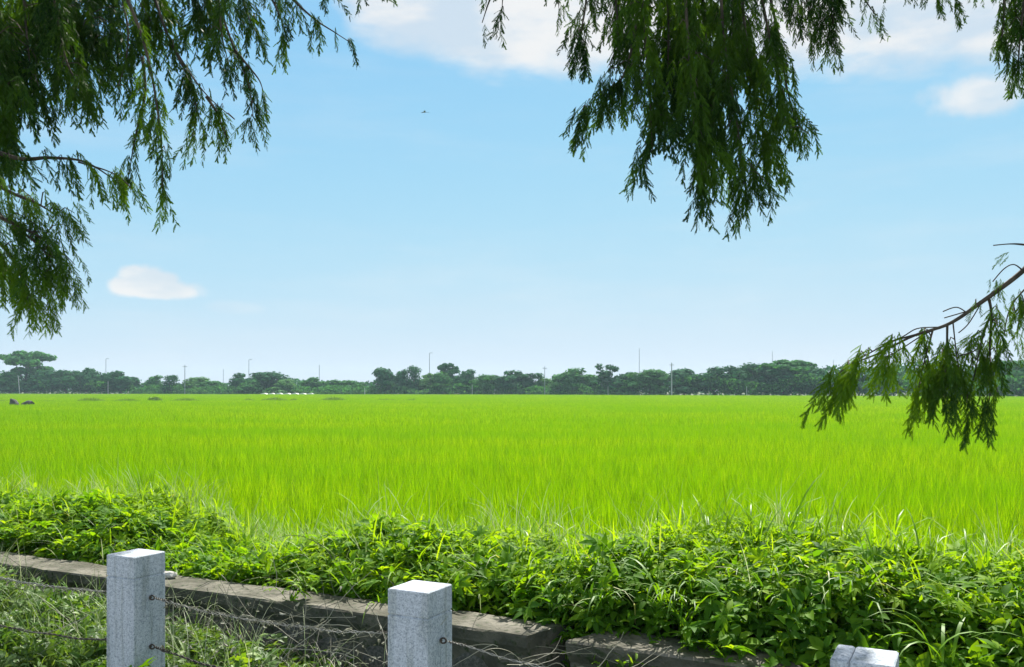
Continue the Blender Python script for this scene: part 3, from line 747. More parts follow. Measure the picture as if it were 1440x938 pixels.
lump('field_rock', 21, 569, 15, 7, 80, M_rock, 'dark wedge-shaped rock standing out of the rice at far left', 'rock', 3.1, .45)
lump('field_rock', 38, 568, 18, 4.5, 80, M_rock, 'lower flat dark rock right of the wedge-shaped one', 'rock', 9.7, -.25)
def shrub(px, base_py, wpx, hpx, Y, label, seed, n=500):
    r = np.random.default_rng(seed); x = (px - 720) / FPX * Y; wd = wpx / FPX * Y
    h = EYE - (base_py - hpx - HOR) / FPX * Y - FIELD
    t = empty('field_shrub', (x, Y, FIELD), label, 'shrub', 'shrubs on the bank across the left field')
    d = r.normal(size=(n, 3)); d /= np.linalg.norm(d, axis=1, keepdims=True); rad = r.uniform(.5, 1.05, n)
    nn = np.array([1 + .35 * noise.noise(Vector(tuple(q * 1.8)) + Vector((seed, 0, 0))) for q in d])
    c = d * (rad * nn)[:, None] * np.array((wd / 2, wd / 2.4, h / 2)) + np.array((0, 0, h / 2))
    c[:, 2] = np.abs(c[:, 2])
    quad = np.array([(-1, -.5, 0), (.2, -.7, .1), (1, .1, 0), (-.1, .65, -.1)])
    mb = MB(); bake(mb, (quad, [], [(0, 1, 2, 3)]), frames(d + r.normal(0, .5, (n, 3)), r.uniform(0, 6.28, n), r.uniform(.07, .13, n)), c)
    mb.build('foliage', M_shrub, t)
    mb = MB()
    for k in range(4): mb.add(*tube([(0, 0, -.05), (.1 * wd * cos(k * 1.7), .1 * wd * sin(k * 1.7), h * .4), (.25 * wd * cos(k * 1.7), .2 * wd * sin(k * 1.7), h * .75)], [.03, .02, .01], 5))
    mb.build('stem', M_trunk, t)
shrub(218, 570, 22, 12, float(bund_y(-40)) , 'round green shrub on the bank, largest one in the left field', 1, 700)
shrub(350, 570, 18, 9, float(bund_y(-30)), 'small shrub at the left end of the low scrub row on the bank', 2)
shrub(381, 570, 34, 10, float(bund_y(-28)), 'long low shrub in the middle of the scrub row on the bank', 3, 800)
shrub(413, 570, 13, 9, float(bund_y(-26)), 'small round shrub ending the scrub row on its right', 4)
shrub(285, 570, 12, 5, float(bund_y(-36)), 'tiny dark shrub on the bank between the round shrub and the scrub row', 5, 260)
shrub(258, 570, 16, 5, float(bund_y(-37)), 'low flat shrub just right of the round shrub on the bank', 6, 260)
# grassy bund
r_ = np.random.default_rng(77); n = 9000
bx = r_.uniform(-64, -12, n); by = bund_y(bx) + r_.normal(0, .4, n)
hh = np.array([.12 + .75 * noise.noise(Vector((a * .3, 0, 9))) for a in bx])
V, F4, F3 = ribbons(np.column_stack([bx, by, np.full(n, FIELD + .38)]), r_.uniform(0, 6.28, n), np.clip(hh, .02, .6) * r_.uniform(.9, 1.5, n), r_.uniform(0, .5, n), r_.uniform(.2, 1.1, n), r_.uniform(.03, .06, n), 3)
tag(build('bund_grass', V, [F4, F3], M_shrub), 'strip of darker grass along the bank across the left field', 'grass', kind='stuff')
# ------------------------------------------------------------------ retaining wall
def wall_piece(s0, s1, skew0, skew1, name, label, seed):
    prof = [(3.81, -.45), (3.81, .0), (3.81, .20), (3.805, .40), (3.785, .44), (3.782, .49), (3.79, .50), (3.87, .503), (3.96, .503), (4.04, .50), (4.048, .49), (4.05, .2), (4.05, -.45)]
    n = max(8, int((s1 - s0) / .07)); m = len(prof); V = []
    for i in range(n + 1):
        f = i / n
        for (D, z) in prof:
            t = (D - 3.765) / .285
            a = s0 + skew0 * t; b = s1 + skew1 * t
            s = a + (b - a) * f
            k = .016 * noise.noise(Vector((s * 2.2, D * 5, z * 3 + seed))) + .010 * noise.noise(Vector((s * 8, D * 9, z * 8 + seed)))
            chip = 0
            if z > .4: chip = -.02 * max(0, noise.noise(Vector((s * 3.1, 7, seed))) - .25)
            V.append(tuple(Wv(s, D + k * (1 if D > 3.9 else -1) * (1 if z < .5 else .4), z + (k * .6 if z > .38 else 0) + chip)))
    F = np.array([(i * m + j, (i + 1) * m + j, (i + 1) * m + j + 1, i * m + j + 1) for i in range(n) for j in range(m - 1)])
    V = np.array(V); c0 = len(V)
    V = np.vstack([V, V[:m].mean(0), V[n * m:(n + 1) * m].mean(0)])
    F3 = [(c0, j, j + 1) for j in range(m - 1)] + [(c0 + 1, n * m + j + 1, n * m + j) for j in range(m - 1)]
    t = empty(name, tuple(Wv((s0 + s1) / 2, 3.9, 0)), label, 'wall')
    top = (F % m)[:, 0]; is_top = (top >= 5) & (top <= 9)
    o = build('mortar_core', V - np.array(t.location), [F[~is_top], np.array(F3)], M_mortar, t)
    o = build('cement_top', V - np.array(t.location), [F[is_top]], M_cement, t)
    return t
wl = wall_piece(-11.5, -1.86, .0, .13, 'stone_wall', 'long low rubble wall with a cement top running left from the broken gap', 2.0)
wr = wall_piece(-1.66, 3.4, .14, 0, 'stone_wall', 'low rubble wall with a cement top on the right of the gap, under the leaves', 11.0)
import bmesh
def stone_mesh(seed):
    bm = bmesh.new(); bmesh.ops.create_icosphere(bm, subdivisions=2, radius=1)
    for v in bm.verts:
        c = v.co.copy()
        mx = max(abs(c.x), abs(c.z)); c *= 1 + .22 * (1 - mx)
        c *= 1 + .22 * noise.noise(c * 1.3 + Vector((seed * 3.3, 0, 0))) + .07 * noise.noise(c * 4 + Vector((seed, 2, 0)))
        v.co = c
    me = bpy.data.meshes.new('stone'); bm.to_mesh(me); bm.free(); me.materials.append(M_stone); return me
STM = [stone_mesh(k) for k in range(5)]
def stones(wall, s0, s1, seed):
    r = random.Random(seed)
    for row, zc in enumerate((.02, .25)):
        s = s0 + row * .1
        while s < s1:
            wd = r.uniform(.17, .32)
            o = bpy.data.objects.new('stone', r.choice(STM)); COL.objects.link(o); o.parent = wall
            o.location = Wv(s + wd / 2, 3.825, zc + r.uniform(-.02, .03)) - wall.location
            o.scale = (wd / 2 * .95, r.uniform(.030, .055), r.uniform(.10, .135))
            o.rotation_euler = (r.uniform(-.1, .1), r.uniform(-.25, .25), -PHI + r.uniform(-.08, .08))
            s += wd
stones(wl, -8.2, -1.95, 4); stones(wr, -1.60, .9, 5)

# ------------------------------------------------------------------ granite posts
PW = 0.160
Z1 = 3.72
LEFT = np.array(((191.5 - 720) / FPX * Z1, Z1))
SPC = 1.385
TOPZ = EYE - 0.675
def post_xy(k): return LEFT + k * SPC * DV
def stone_post(k, label, dz=0.0, rot=0.0, seam=False, dx=0.0, hooks=True):
    p = post_xy(k) + dx * DV; H = TOPZ + dz
    t = empty('granite_post', (p[0], p[1], 0), label, 'post', 'granite fence posts along the path', -PHI + rot)
    cap = 0.088
    mb = MB(); mb.add(*bevel_box(0, 0, -.35, PW, PW, H - cap - .001 + .35, .0025)); mb.build('shaft', M_granite, t)
    mb = MB(); mb.add(*bevel_box(0, 0, H - cap - .012, PW - .008, PW - .008, .02, .001)); mb.build('neck', M_granite, t)
    mb = MB()
    if seam:
        wA = PW * .30
        mb.add(*bevel_box(-PW / 2 + wA / 2 - .0006, 0, H - cap + .003, wA - .0012, PW, cap - .003, .004))
        mb.add(*bevel_box(PW / 2 - (PW - wA) / 2, 0, H - cap + .003, PW - wA - .0012, PW, cap - .003, .004))
    else:
        mb.add(*bevel_box(0, 0, H - cap + .003, PW, PW, cap - .003, .003))
    mb.build('cap', M_granite, t)
    if hooks:
        for sgn in (-1, 1):
            for z in (H - .175, H - .375):
                mb = MB(); ring = [(sgn * (PW / 2 + .012) + .009 * cos(a) * sgn, .004 * cos(a), .5 * 0 + z + .009 * sin(a)) for a in np.linspace(0, 2 * pi, 11)]
                mb.add(*tube(ring, .0035, 5))
                mb.add(*tube([(sgn * (PW / 2 - .03), 0, z), (sgn * (PW / 2 + .006), 0, z)], .005, 6))
                mb.build('eye_bolt', M_iron, t)
    return t
stone_post(-1, 'granite post just outside the left edge of the photo')
stone_post(0, 'square granite post at left with weeds against its foot')
stone_post(1, 'square granite post in the middle in front of the wall')
stone_post(2, 'lowest granite post at right with a seam across its top and grass behind it', -.045, 0, True, .040)

def fence_wire(k, z, sag, mat, label, r_strand, seed, weave):
    a = post_xy(k); b = post_xy(k + 1)
    A = Vector((a[0], a[1], z)) + Vector((DV[0], DV[1], 0)) * (PW / 2 + .030)
    B = Vector((b[0], b[1], z)) - Vector((DV[0], DV[1], 0)) * (PW / 2 + .030)
    if k == 1: B.z -= .045
    t = empty('fence_wire', tuple(A), label, 'wire', 'twisted wires strung between the granite posts')
    n = 150; rd = random.Random(seed)
    for q in range(2):
        pts = []
        for i in range(n + 1):
            f = i / n; p = A.lerp(B, f) - A; p.z -= sag * 4 * f * (1 - f)
            p.z += .008 * noise.noise(Vector((f * 7, seed, 0)))
            hr = .0022 + .004 * max(0, noise.noise(Vector((f * 9, seed, 5))))
            ang = f * weave * 2 * pi + q * pi
            if f < .03 or f > .97: hr *= .3
            p += Vector((DV[1], -DV[0], 0)) * (-hr * cos(ang)); p.z += hr * sin(ang)
            pts.append(p)
        mb = MB(); mb.add(*tube(pts, r_strand, 5)); mb.build('strand', mat, t, True)
    # wrapped tail by each eye
    for e, (P0, sg) in enumerate(((Vector((0, 0, 0)), 1), (B - A, -1))):
        mb = MB(); d = (B - A).normalized() * sg
        pts = [P0 + d * (.004 + .075 * i / 44) + Vector((DV[1], -DV[0], 0)) * (-.0042 * cos(i * .9)) + Vector((0, 0, .0042 * sin(i * .9) - sag * 4 * .05 * (.5 * i / 44))) for i in range(45)]
        mb.add(*tube(pts, r_strand * .9, 4)); mb.build('wrapped_tail', M_iron, t, True)
zu, zl = TOPZ - .175, TOPZ - .375
fence_wire(-1, zu, .015, M_wire, 'pale upper twisted wire running left from the left granite post', .0016, 1, 15)
fence_wire(-1, zl, .030, M_iron, 'dark lower twisted wire running left from the left granite post', .0024, 2, 17)
fence_wire(0, zu, .030, M_wire, 'pale upper twisted wire between the left and middle granite posts', .0016, 3, 16)
fence_wire(0, zl, .040, M_iron, 'dark lower twisted wire between the left and middle granite posts', .0024, 4, 17)
fence_wire(1, zu, .030, M_wire, 'upper twisted wire from the middle granite post towards the right post', .0016, 5, 15)

# ------------------------------------------------------------------ plants on the bank
def ovate(Lf, Wf, fold=.18, curl=.15):
    """single leaf along +Y, 8 verts"""
    V = [(0, 0, 0), (-Wf * .42, Lf * .25, fold * Wf), (0, Lf * .3, 0), (Wf * .42, Lf * .25, fold * Wf),
         (-Wf * .36, Lf * .62, fold * Wf - curl * Lf * .3), (0, Lf * .66, -curl * Lf * .35), (Wf * .36, Lf * .62, fold * Wf - curl * Lf * .3), (0, Lf, -curl * Lf)]
    F4 = [(1, 2, 5, 4), (2, 3, 6, 5)]; F3 = [(0, 2, 1), (0, 3, 2), (4, 5, 7), (5, 6, 7)]
    return np.array(V), F3, F4
def rotm(ax, a): return np.array(Matrix.Rotation(a, 3, ax))
def sprig(kind, seed):
    """plant shoot growing along +Z, about 1 unit long"""
    r = random.Random(seed); mb = MB()
    bend = r.uniform(.1, .35); th = r.uniform(0, 6.28)
    def axis(t): return np.array((bend * t * t * cos(th), bend * t * t * sin(th), t * .92))
    pts = [axis(t) for t in np.linspace(0, 1, 4)]
    mb.add(*tube(pts, [.016, .013, .010, .006], 3, False)[:2])
    if kind == 'vine':        # alternate ovate leaves, three-leafed tips
        nl = 8
        for i in range(nl):
            t = .25 + .75 * i / (nl - 1); a = i * 2.4 + r.uniform(-.4, .4); s = r.uniform(.30, .48) * (1.1 - .35 * t)
            tilt = r.uniform(-.1, .7)
            M = rotm('Z', a) @ rotm('X', tilt)
            for j, off in enumerate((0, 1.05, -1.05)) if i % 2 == 0 else [(0, 0)]:
                V, F3, F4 = ovate(1, r.uniform(.55, .75))
                V = V * s * (.8 if j else 1); V[:, 1] += .06
                V = (M @ rotm('Z', off) @ V.T).T + axis(t)
                mb.add(V, F3, F4)
    elif kind == 'lance':     # long pointed leaves
        nl = 9
        for i in range(nl):
            t = .12 + .88 * i / (nl - 1); a = i * 2.2 + r.uniform(-.5, .5); s = r.uniform(.38, .6) * (1.15 - .4 * t)
            V, F3, F4 = ovate(1, r.uniform(.24, .34), .2, r.uniform(.1, .5)); V = V * s
            V = (rotm('Z', a) @ rotm('X', r.uniform(.1, .95)) @ V.T).T + axis(t)
            mb.add(V, F3, F4)
    elif kind == 'lobed':     # palmate five-fingered leaves
        nl = 4
        for i in range(nl):
            t = .35 + .65 * i / (nl - 1); a = i * 2.5 + r.uniform(-.5, .5); s = r.uniform(.34, .5)
            M = rotm('Z', a) @ rotm('X', r.uniform(-.1, .6))
            for off, k in ((0, 1), (.75, .9), (-.75, .9), (1.6, .62), (-1.6, .62)):
                V, F3, F4 = ovate(1, .40, .12, .22); V = V * s * k
                V = (rotm('Z', off) @ V.T).T; V[:, 1] += .14
                mb.add((M @ V.T).T + axis(t), F3, F4)
    V = np.concatenate(mb.V); F3 = np.concatenate(mb.F3) if mb.F3 else []; F4 = np.concatenate(mb.F4) if mb.F4 else []
    return V, F3, F4
SPR = {k: [sprig(k, 10 * i + j) for j in range(4)] for i, k in enumerate(('vine', 'lance', 'lobed'))}

CR_PX = np.array([-200, 0, 70, 150, 215, 270, 330, 400, 470, 560, 650, 730, 800, 870, 950, 1050, 1150, 1250, 1300, 1440, 1700])
CR_Y = np.array([690, 697, 708, 698, 712, 744, 762, 762, 750, 748, 756, 764, 772, 752, 744, 746, 744, 762, 775, 796, 820])
def crest(s, D=4.75):
    px = px_at(s, np.full_like(s, D)); y = np.interp(px, CR_PX, CR_Y)
    return EYE - (y - HOR) / (px + 1772) * D / .4545
def hedge_z(s, D):
    c = crest(s) - .05
    nb = np.array([noise.noise(Vector((a * 1.25, b * 1.6, 2.2))) + .5 * noise.noise(Vector((a * 4.2, b * 4.2, 8.2))) for a, b in zip(s, D)])
    f = np.interp(D, [3.62, 3.90, 4.15, 4.4, 4.75, 5.2, 5.7, 6.4, 7.0], [.0, .42, .72, .90, 1.0, .93, .62, .22, .0])
    g = .30 + (c - .30) * f
    low = np.interp(D, [5.2, 6.2, 7], [1, .5, 0]);
    g = np.where(D > 5.2, np.interp(D, [5.2, 5.8, 6.4, 7], [0, 1, 2, 3]) * 0 + (-.1) + (c + .1) * f, g)
    return g + nb * .115 * np.clip(f * 1.3, .2, 1)
def hedge_norm(s, D):
    e = .06
    dz_ds = (hedge_z(s + e, D) - hedge_z(s - e, D)) / (2 * e); dz_dD = (hedge_z(s, D + e) - hedge_z(s, D - e)) / (2 * e)
    n_ = np.stack([-dz_ds * DV[0] - dz_dD * PV[0], -dz_ds * DV[1] - dz_dD * PV[1], np.ones_like(s)], -1)
    return n_ / np.linalg.norm(n_, axis=1, keepdims=True)
def hedge_mass(n, kinds, Dr, size, mat, label, seed, depth=.20, up=.7, mask=None, smin=-10.2, smax=2.4):
    r = np.random.default_rng(seed)
    s = r.uniform(smin, smax, n); D = Dr[0] + (Dr[1] - Dr[0]) * r.uniform(0, 1, n) ** 1.25
    if mask is not None:
        k = mask(s, D, r); s, D = s[k], D[k]
    n = len(s)
    z = hedge_z(s, D) - depth * r.uniform(0, 1, n) ** 1.5
    z = np.maximum(z, gz(D) + .0)
    nm = hedge_norm(s, D)
    d = nm * .8 + np.array((0, 0, up)) * r.uniform(.2, 1.2, (n, 1)) + r.normal(0, .38, (n, 3))
    sc_ = r.uniform(*size, n)
    T = W(s, D, z); T = T - d / np.linalg.norm(d, axis=1, keepdims=True) * sc_[:, None] * .6
    fr = frames(d, r.uniform(0, 6.28, n), sc_)
    mb = MB(); ids = r.integers(0, 4, n); kk = r.integers(0, len(kinds), n)
    for a, kd in enumerate(kinds):
        for b in range(4):
            q = (ids == b) & (kk == a)
            if q.any(): bake(mb, SPR[kd][b], fr[q], T[q])
    return tag(mb.build('bank_plants', mat, None, True), label, 'plants', kind='stuff')
def pxm(s, D): return px_at(s, D)
# wall top must stay clear left of the gap: leaves there start farther back
def clear(s, D, r):
    px = px_at(s, D)
    lim = np.interp(px, [-100, 250, 420, 470, 700, 790, 860, 930, 1000, 1500], [4.12, 4.10, 4.14, 4.05, 4.08, 4.00, 4.00, 3.94, 3.70, 3.66])
    return D > lim + .05 * np.sin(s * 5)
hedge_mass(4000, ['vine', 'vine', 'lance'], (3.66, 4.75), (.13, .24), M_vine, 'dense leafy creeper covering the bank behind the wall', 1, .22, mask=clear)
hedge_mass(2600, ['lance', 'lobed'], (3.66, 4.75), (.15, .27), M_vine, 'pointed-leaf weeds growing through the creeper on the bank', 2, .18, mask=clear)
hedge_mass(6400, ['lobed', 'vine', 'lance'], (4.12, 6.5), (.11, .21), M_top_lit, 'pale soft weeds on top of the bank', 3, .1, mask=clear)
# grass blades over the bank
def grass_mass(n, Dr, Lr, wr, mat, label, seed, lean=(0, .5), droop=(.4, 1.7), mask=None, zoff=-.12, seg=5, name='bank_grass', smin=-10.2, smax=2.4, zf=None, pref_front=False):
    r = np.random.default_rng(seed)
    # tufts
    nt_ = max(1, n // 7); s0 = r.uniform(smin, smax, nt_); D0 = r.uniform(*Dr, nt_)
    s = np.repeat(s0, 7) + r.normal(0, .035, nt_ * 7); D = np.repeat(D0, 7) + r.normal(0, .035, nt_ * 7)
    if mask is not None:
        k = mask(s, D, r); s, D = s[k], D[k]
    n = len(s)
    z = (zf(s, D) if zf else hedge_z(s, D)) + zoff * r.uniform(.4, 1, n)
    z = np.maximum(z, gz(D))
    az = r.uniform(0, 2 * pi, n)
    if pref_front: az = np.arctan2(-PV[1], -PV[0]) + r.normal(0, .8, n)
    V, F4, F3 = ribbons(W(s, D, z), az, r.uniform(*Lr, n), r.uniform(*lean, n), r.uniform(*droop, n), r.uniform(*wr, n), seg, r.uniform(-.5, .5, n))
    return tag(build(name, V, [F4, F3], mat, None, True), label, 'grass', kind='stuff')
grass_mass(5200, (4.9, 7.0), (.16, .42), (.005, .011), M_grass, 'tangled light green grass between the bank and the rice', 21, (0, .7), (.5, 1.9))
grass_mass(2600, (4.3, 5.6), (.18, .40), (.006, .013), M_top_lit, 'long arching grass blades over the leafy bank', 22, (0, .6), (.6, 2.1), mask=clear)
grass_mass(1000, (4.0, 4.5), (.2, .42), (.007, .013), M_grass, 'broad grass blades drooping over the front of the bank', 23, (.1, .8), (1.0, 2.3), mask=lambda s, D, r: clear(s, D, r) & ((px_at(s, D) > 820) | (r.uniform(0, 1, len(s)) < .35)), pref_front=True)
grass_mass(4600, (4.9, 6.9), (.22, .5), (.002, .0042), M_seed, 'wispy pale grass stalks along the near edge of the rice', 24, (0, .5), (.3, 1.6), zoff=-.05)
grass_mass(700, (4.3, 4.9), (.22, .46), (.006, .012), M_grass, 'tall grass standing on the right part of the bank', 26, (0, .35), (.6, 2.2), mask=lambda s, D, r: px_at(s, D) > 1040, zoff=-.05)
def mask_dryclump(s, D, r):
    px = px_at(s, D); return ((px > 400) & (px < 520)) | ((px > -40) & (px < 110)) | (r.uniform(0, 1, len(s)) < .12)
grass_mass(1500, (4.10, 4.5), (.2, .42), (.0025, .005), M_seed, 'greyish dry grass clumps leaning out of the bank', 25, (.2, .9), (.5, 1.5), mask=mask_dryclump, pref_front=True)
# flat seed leaflets on the pale stalks
# ------------------------------------------------------------------ plants in front of the wall
def weed_z(s, D):
    px = px_at(s, D)
    h = np.interp(px, [-200, 0, 90, 150, 240, 330, 430, 520, 640, 760, 900, 1440], [.56, .55, .47, .47, .42, .40, .35, .30, .22, .20, .20, .2])
    nb = np.array([noise.noise(Vector((a * 2.2, b * 2.2, 12.2))) for a, b in zip(s, D)])
    f = np.interp(D, [2.3, 2.7, 3.3, 3.6, 3.74], [.55, .85, 1, .8, .55])
    return h * f + .09 * nb
def weed_mass(n, kinds, size, mat, label, seed, pxr, Dr=(2.35, 3.72), dens=None):
    r = np.random.default_rng(seed)
    D = r.uniform(*Dr, n); px = r.uniform(*pxr, n)
    if dens is not None:
        k = r.uniform(0, 1, n) < np.interp(px, *dens); D, px = D[k], px[k]
    s = s_at(px, D); n = len(s)
    z = np.maximum(weed_z(s, D) * r.uniform(.45, 1, n) ** .6, .02)
    d = np.array((0, 0, 1.)) + r.normal(0, .45, (n, 3)); sc_ = r.uniform(*size, n)
    T = W(s, D, z) - d / np.linalg.norm(d, axis=1, keepdims=True) * sc_[:, None] * .6
    fr = frames(d, r.uniform(0, 6.28, n), sc_); mb = MB(); ids = r.integers(0, 4, n); kk = r.integers(0, len(kinds), n)
    for a, kd in enumerate(kinds):
        for b in range(4):
            q = (ids == b) & (kk == a)
            if q.any(): bake(mb, SPR[kd][b], fr[q], T[q])
    return tag(mb.build('verge_weeds', mat, None, True), label, 'weeds', kind='stuff')
weed_mass(2300, ['lance', 'vine', 'lobed', 'lance'], (.10, .20), M_verge, 'mixed broad-leaved weeds growing in front of the wall', 41, (-160, 620), dens=([-160, 150, 260, 420, 620], [1, 1, .75, .4, .12]))
def wmask(lo, hi, dens):
    def f(s, D, r):
        px = px_at(s, D); return (px > lo) & (px < hi) & (r.uniform(0, 1, len(s)) < np.interp(px, *dens))
    return f
grass_mass(5200, (2.35, 3.7), (.16, .38), (.003, .008), M_verge, 'thin grass growing in front of the wall around the posts', 42, (0, .7), (.3, 1.9), zoff=-.22, name='verge_grass', zf=weed_z,
           mask=wmask(-200, 700, ([-200, 150, 300, 500, 700], [1, 1, .7, .3, .08])), smin=-7, smax=0)
grass_mass(900, (2.9, 3.72), (.18, .40), (.0015, .003), M_straw, 'dry pale stalks standing in front of the wall', 43, (.1, 1.0), (.2, 1.6), zoff=-.15, name='dry_stalks', zf=weed_z,
           mask=wmask(-100, 620, ([-100, 150, 250, 500, 620], [.5, .6, 1, 1, .25])), smin=-7, smax=0)

grass_mass(800, (2.7, 3.7), (.25, .50), (.002, .0042), M_seed, 'tall wispy grass stalks in front of the wall at left', 44, (0, .6), (.4, 1.7), zoff=-.10, name='verge_grass', zf=weed_z,
           mask=wmask(-200, 560, ([-200, 150, 300, 560], [1, 1, .8, .4])), smin=-7, smax=0)
# dry vines tangled along the upper wire and over the wall face
def dry_vines():
    r = random.Random(5); mb = MB()
    def vine(p0, n, step, rad, curl):
        d = Vector((r.uniform(-1, 1), r.uniform(-.4, .4), r.uniform(-.5, .6))).normalized(); pts = [p0]
        b = Vector((r.uniform(-1, 1), r.uniform(-.4, .4), r.uniform(-1, 1)))
        for i in range(n):
            d = (d + b * curl + Vector((r.gauss(0, .12), r.gauss(0, .08), r.gauss(0, .12)))).normalized()
            pts.append(pts[-1] + d * step)
        mb.add(*tube(pts, [rad * (1 - .6 * i / n) for i in range(n + 1)], 3, False)[:2])
    for i in range(44):
        f = min(1, max(0, r.betavariate(2.2, 1.6))); a = post_xy(0); b = post_xy(1); q = a + (b - a) * f
        vine(Vector((q[0] + r.gauss(0, .02), q[1] + r.uniform(-.05, .3), zu - .03 + r.gauss(-.07, .10))), 14, .022, r.uniform(.0010, .0022), r.uniform(-.16, .16))
    for i in range(26):
        f = r.random(); a = post_xy(-1); b = post_xy(0); q = a + (b - a) * f
        vine(Vector((q[0], q[1] + r.uniform(-.05, .3), zu - .02 + r.gauss(-.05, .08))), 14, .022, r.uniform(.0010, .0020), r.uniform(-.14, .14))
    for i in range(34):
        f = r.uniform(.05, .75); a = post_xy(1); b = post_xy(2); q = a + (b - a) * f
        vine(Vector((q[0], q[1] + r.uniform(0, .35), zu - .09 + r.gauss(-.06, .07))), 12, .02, r.uniform(.0010, .0022), r.uniform(-.1, .1))
    # vines wound round the wires
    for k, n_ in ((-1, 2), (0, 3), (1, 1)):
        for q in range(n_):
            a = post_xy(k); b = post_xy(k + 1); pts = []; m = 110; f0, f1 = r.uniform(.05, .2), r.uniform(.7, .97)
            for i in range(m):
                f = f0 + (f1 - f0) * i / (m - 1); p = a + (b - a) * f; rr = .008 + .012 * abs(noise.noise(Vector((f * 6, k, q))))
                an = f * (17 + 5 * q) * 6.28
                pts.append(Vector((p[0] + rr * cos(an) * DV[1], p[1] - rr * cos(an) * DV[0], zu - .03 * 4 * f * (1 - f) + rr * sin(an))))
            mb.add(*tube(pts, .0016, 3, False)[:2])
    # dead leaves caught in it
    n = 150; rr = np.random.default_rng(3); f = rr.uniform(0, 1, n); a = post_xy(0); q = a[None] + (post_xy(1) - a)[None] * f[:, None]
    T = np.column_stack([q[:, 0], q[:, 1] + rr.uniform(0, .25, n), zu - .04 + rr.normal(-.07, .07, n)])
    V, F3, F4 = ovate(1, .5, .3, .5)
    bake(mb, (V, F3, F4), frames(rr.normal(size=(n, 3)), rr.uniform(0, 6.28, n), rr.uniform(.012, .028, n)), T)
    tag(mb.build('dry_vines', M_straw), 'tangle of dead grey vines hanging on the upper fence wire', 'dead vines', kind='stuff')
dry_vines()

# ------------------------------------------------------------------ single plants one can point to
def single_plant(name, px, D, z0, n, Lr, wr, mat, label, seed, lean=(.1, .9), droop=(.3, 1.2), leafy=None, size=(.1, .14)):
    r = np.random.default_rng(seed); s = float(s_at(px, D)); b = Wv(s, D, z0)
    t = empty(name, tuple(b), label, 'plant')
    if leafy:
        mb = MB(); d = np.array((0, 0, 1.)) + r.normal(0, .55, (n, 3)); fr = frames(d, r.uniform(0, 6.28, n), r.uniform(*size, n))
        T = r.normal(0, .02, (n, 3)); T[:, 2] = 0
        for i in range(n):
            mb = MB(); bake(mb, SPR[leafy][i % 4], fr[i:i + 1], T[i:i + 1]); mb.build('leafy_shoot', mat, t, True)
    else:
        base = np.column_stack([r.normal(0, .02, (n, 2)), np.zeros(n)])
        for i in range(n):
            V, F4, F3 = ribbons(base[i:i + 1], r.uniform(0, 6.28, 1), r.uniform(*Lr, 1), r.uniform(*lean, 1), r.uniform(*droop, 1), r.uniform(*wr, 1), 7)
            build('blade', V, [F4, F3], mat, t, True)
    return t
single_plant('leafy_weed', 872, 3.74, .33, 6, None, None, M_weed, 'light green leafy weed leaning on the wall just right of the gap', 1, leafy='lance', size=(.13, .17))
single_plant('leafy_weed', 206, 2.50, .40, 4, None, None, M_vine, 'dark leafy weed growing against the foot of the left granite post', 2, leafy='lance', size=(.16, .20))
single_plant('grass_tuft', 1195, 3.35, .42, 13, (.24, .40), (.004, .007), M_grass, 'arching thin grass tuft directly behind the right granite post', 3, (.3, 1.0), (.8, 1.6))
single_plant('grass_tuft', 1330, 3.85, .60, 9, (.28, .42), (.010, .016), M_grass, 'broad bright grass tuft arching right of the right granite post', 4, (.1, .6), (1.4, 2.5))
single_plant('grass_tuft', 930, 4.02, .66, 10, (.26, .40), (.010, .015), M_grass, 'bright broad-bladed grass drooping over the bank right of the gap', 5, (.2, .8), (1.4, 2.4))
single_plant('leafy_weed', 405, 3.78, .52, 5, None, None, M_weed, 'yellow green weed spilling over the wall top between the left and middle posts', 6, leafy='lobed', size=(.14, .18))
single_plant('leafy_weed', 330, 3.0, .36, 5, None, None, M_weed, 'round-leaved weed below the upper wire right of the left post', 7, leafy='vine', size=(.12, .16))

# pale stone on the wall top
bm = bmesh.new(); bmesh.ops.create_icosphere(bm, subdivisions=2, radius=1)
for v in bm.verts:
    v.co *= 1 + .3 * noise.noise(v.co * 1.7)
    v.co = Vector((v.co.x * .055, v.co.y * .03, v.co.z * .022))
me = bpy.data.meshes.new('pale_stone'); bm.to_mesh(me); bm.free(); me.materials.append(M_scrap)
o = bpy.data.objects.new('pale_stone', me); COL.objects.link(o); o.location = Wv(float(s_at(240, 3.95)), 3.95, .522); o.rotation_euler = (0, .1, -PHI)
tag(o, 'small pale stone lying on the wall top beside the left granite post', 'stone')

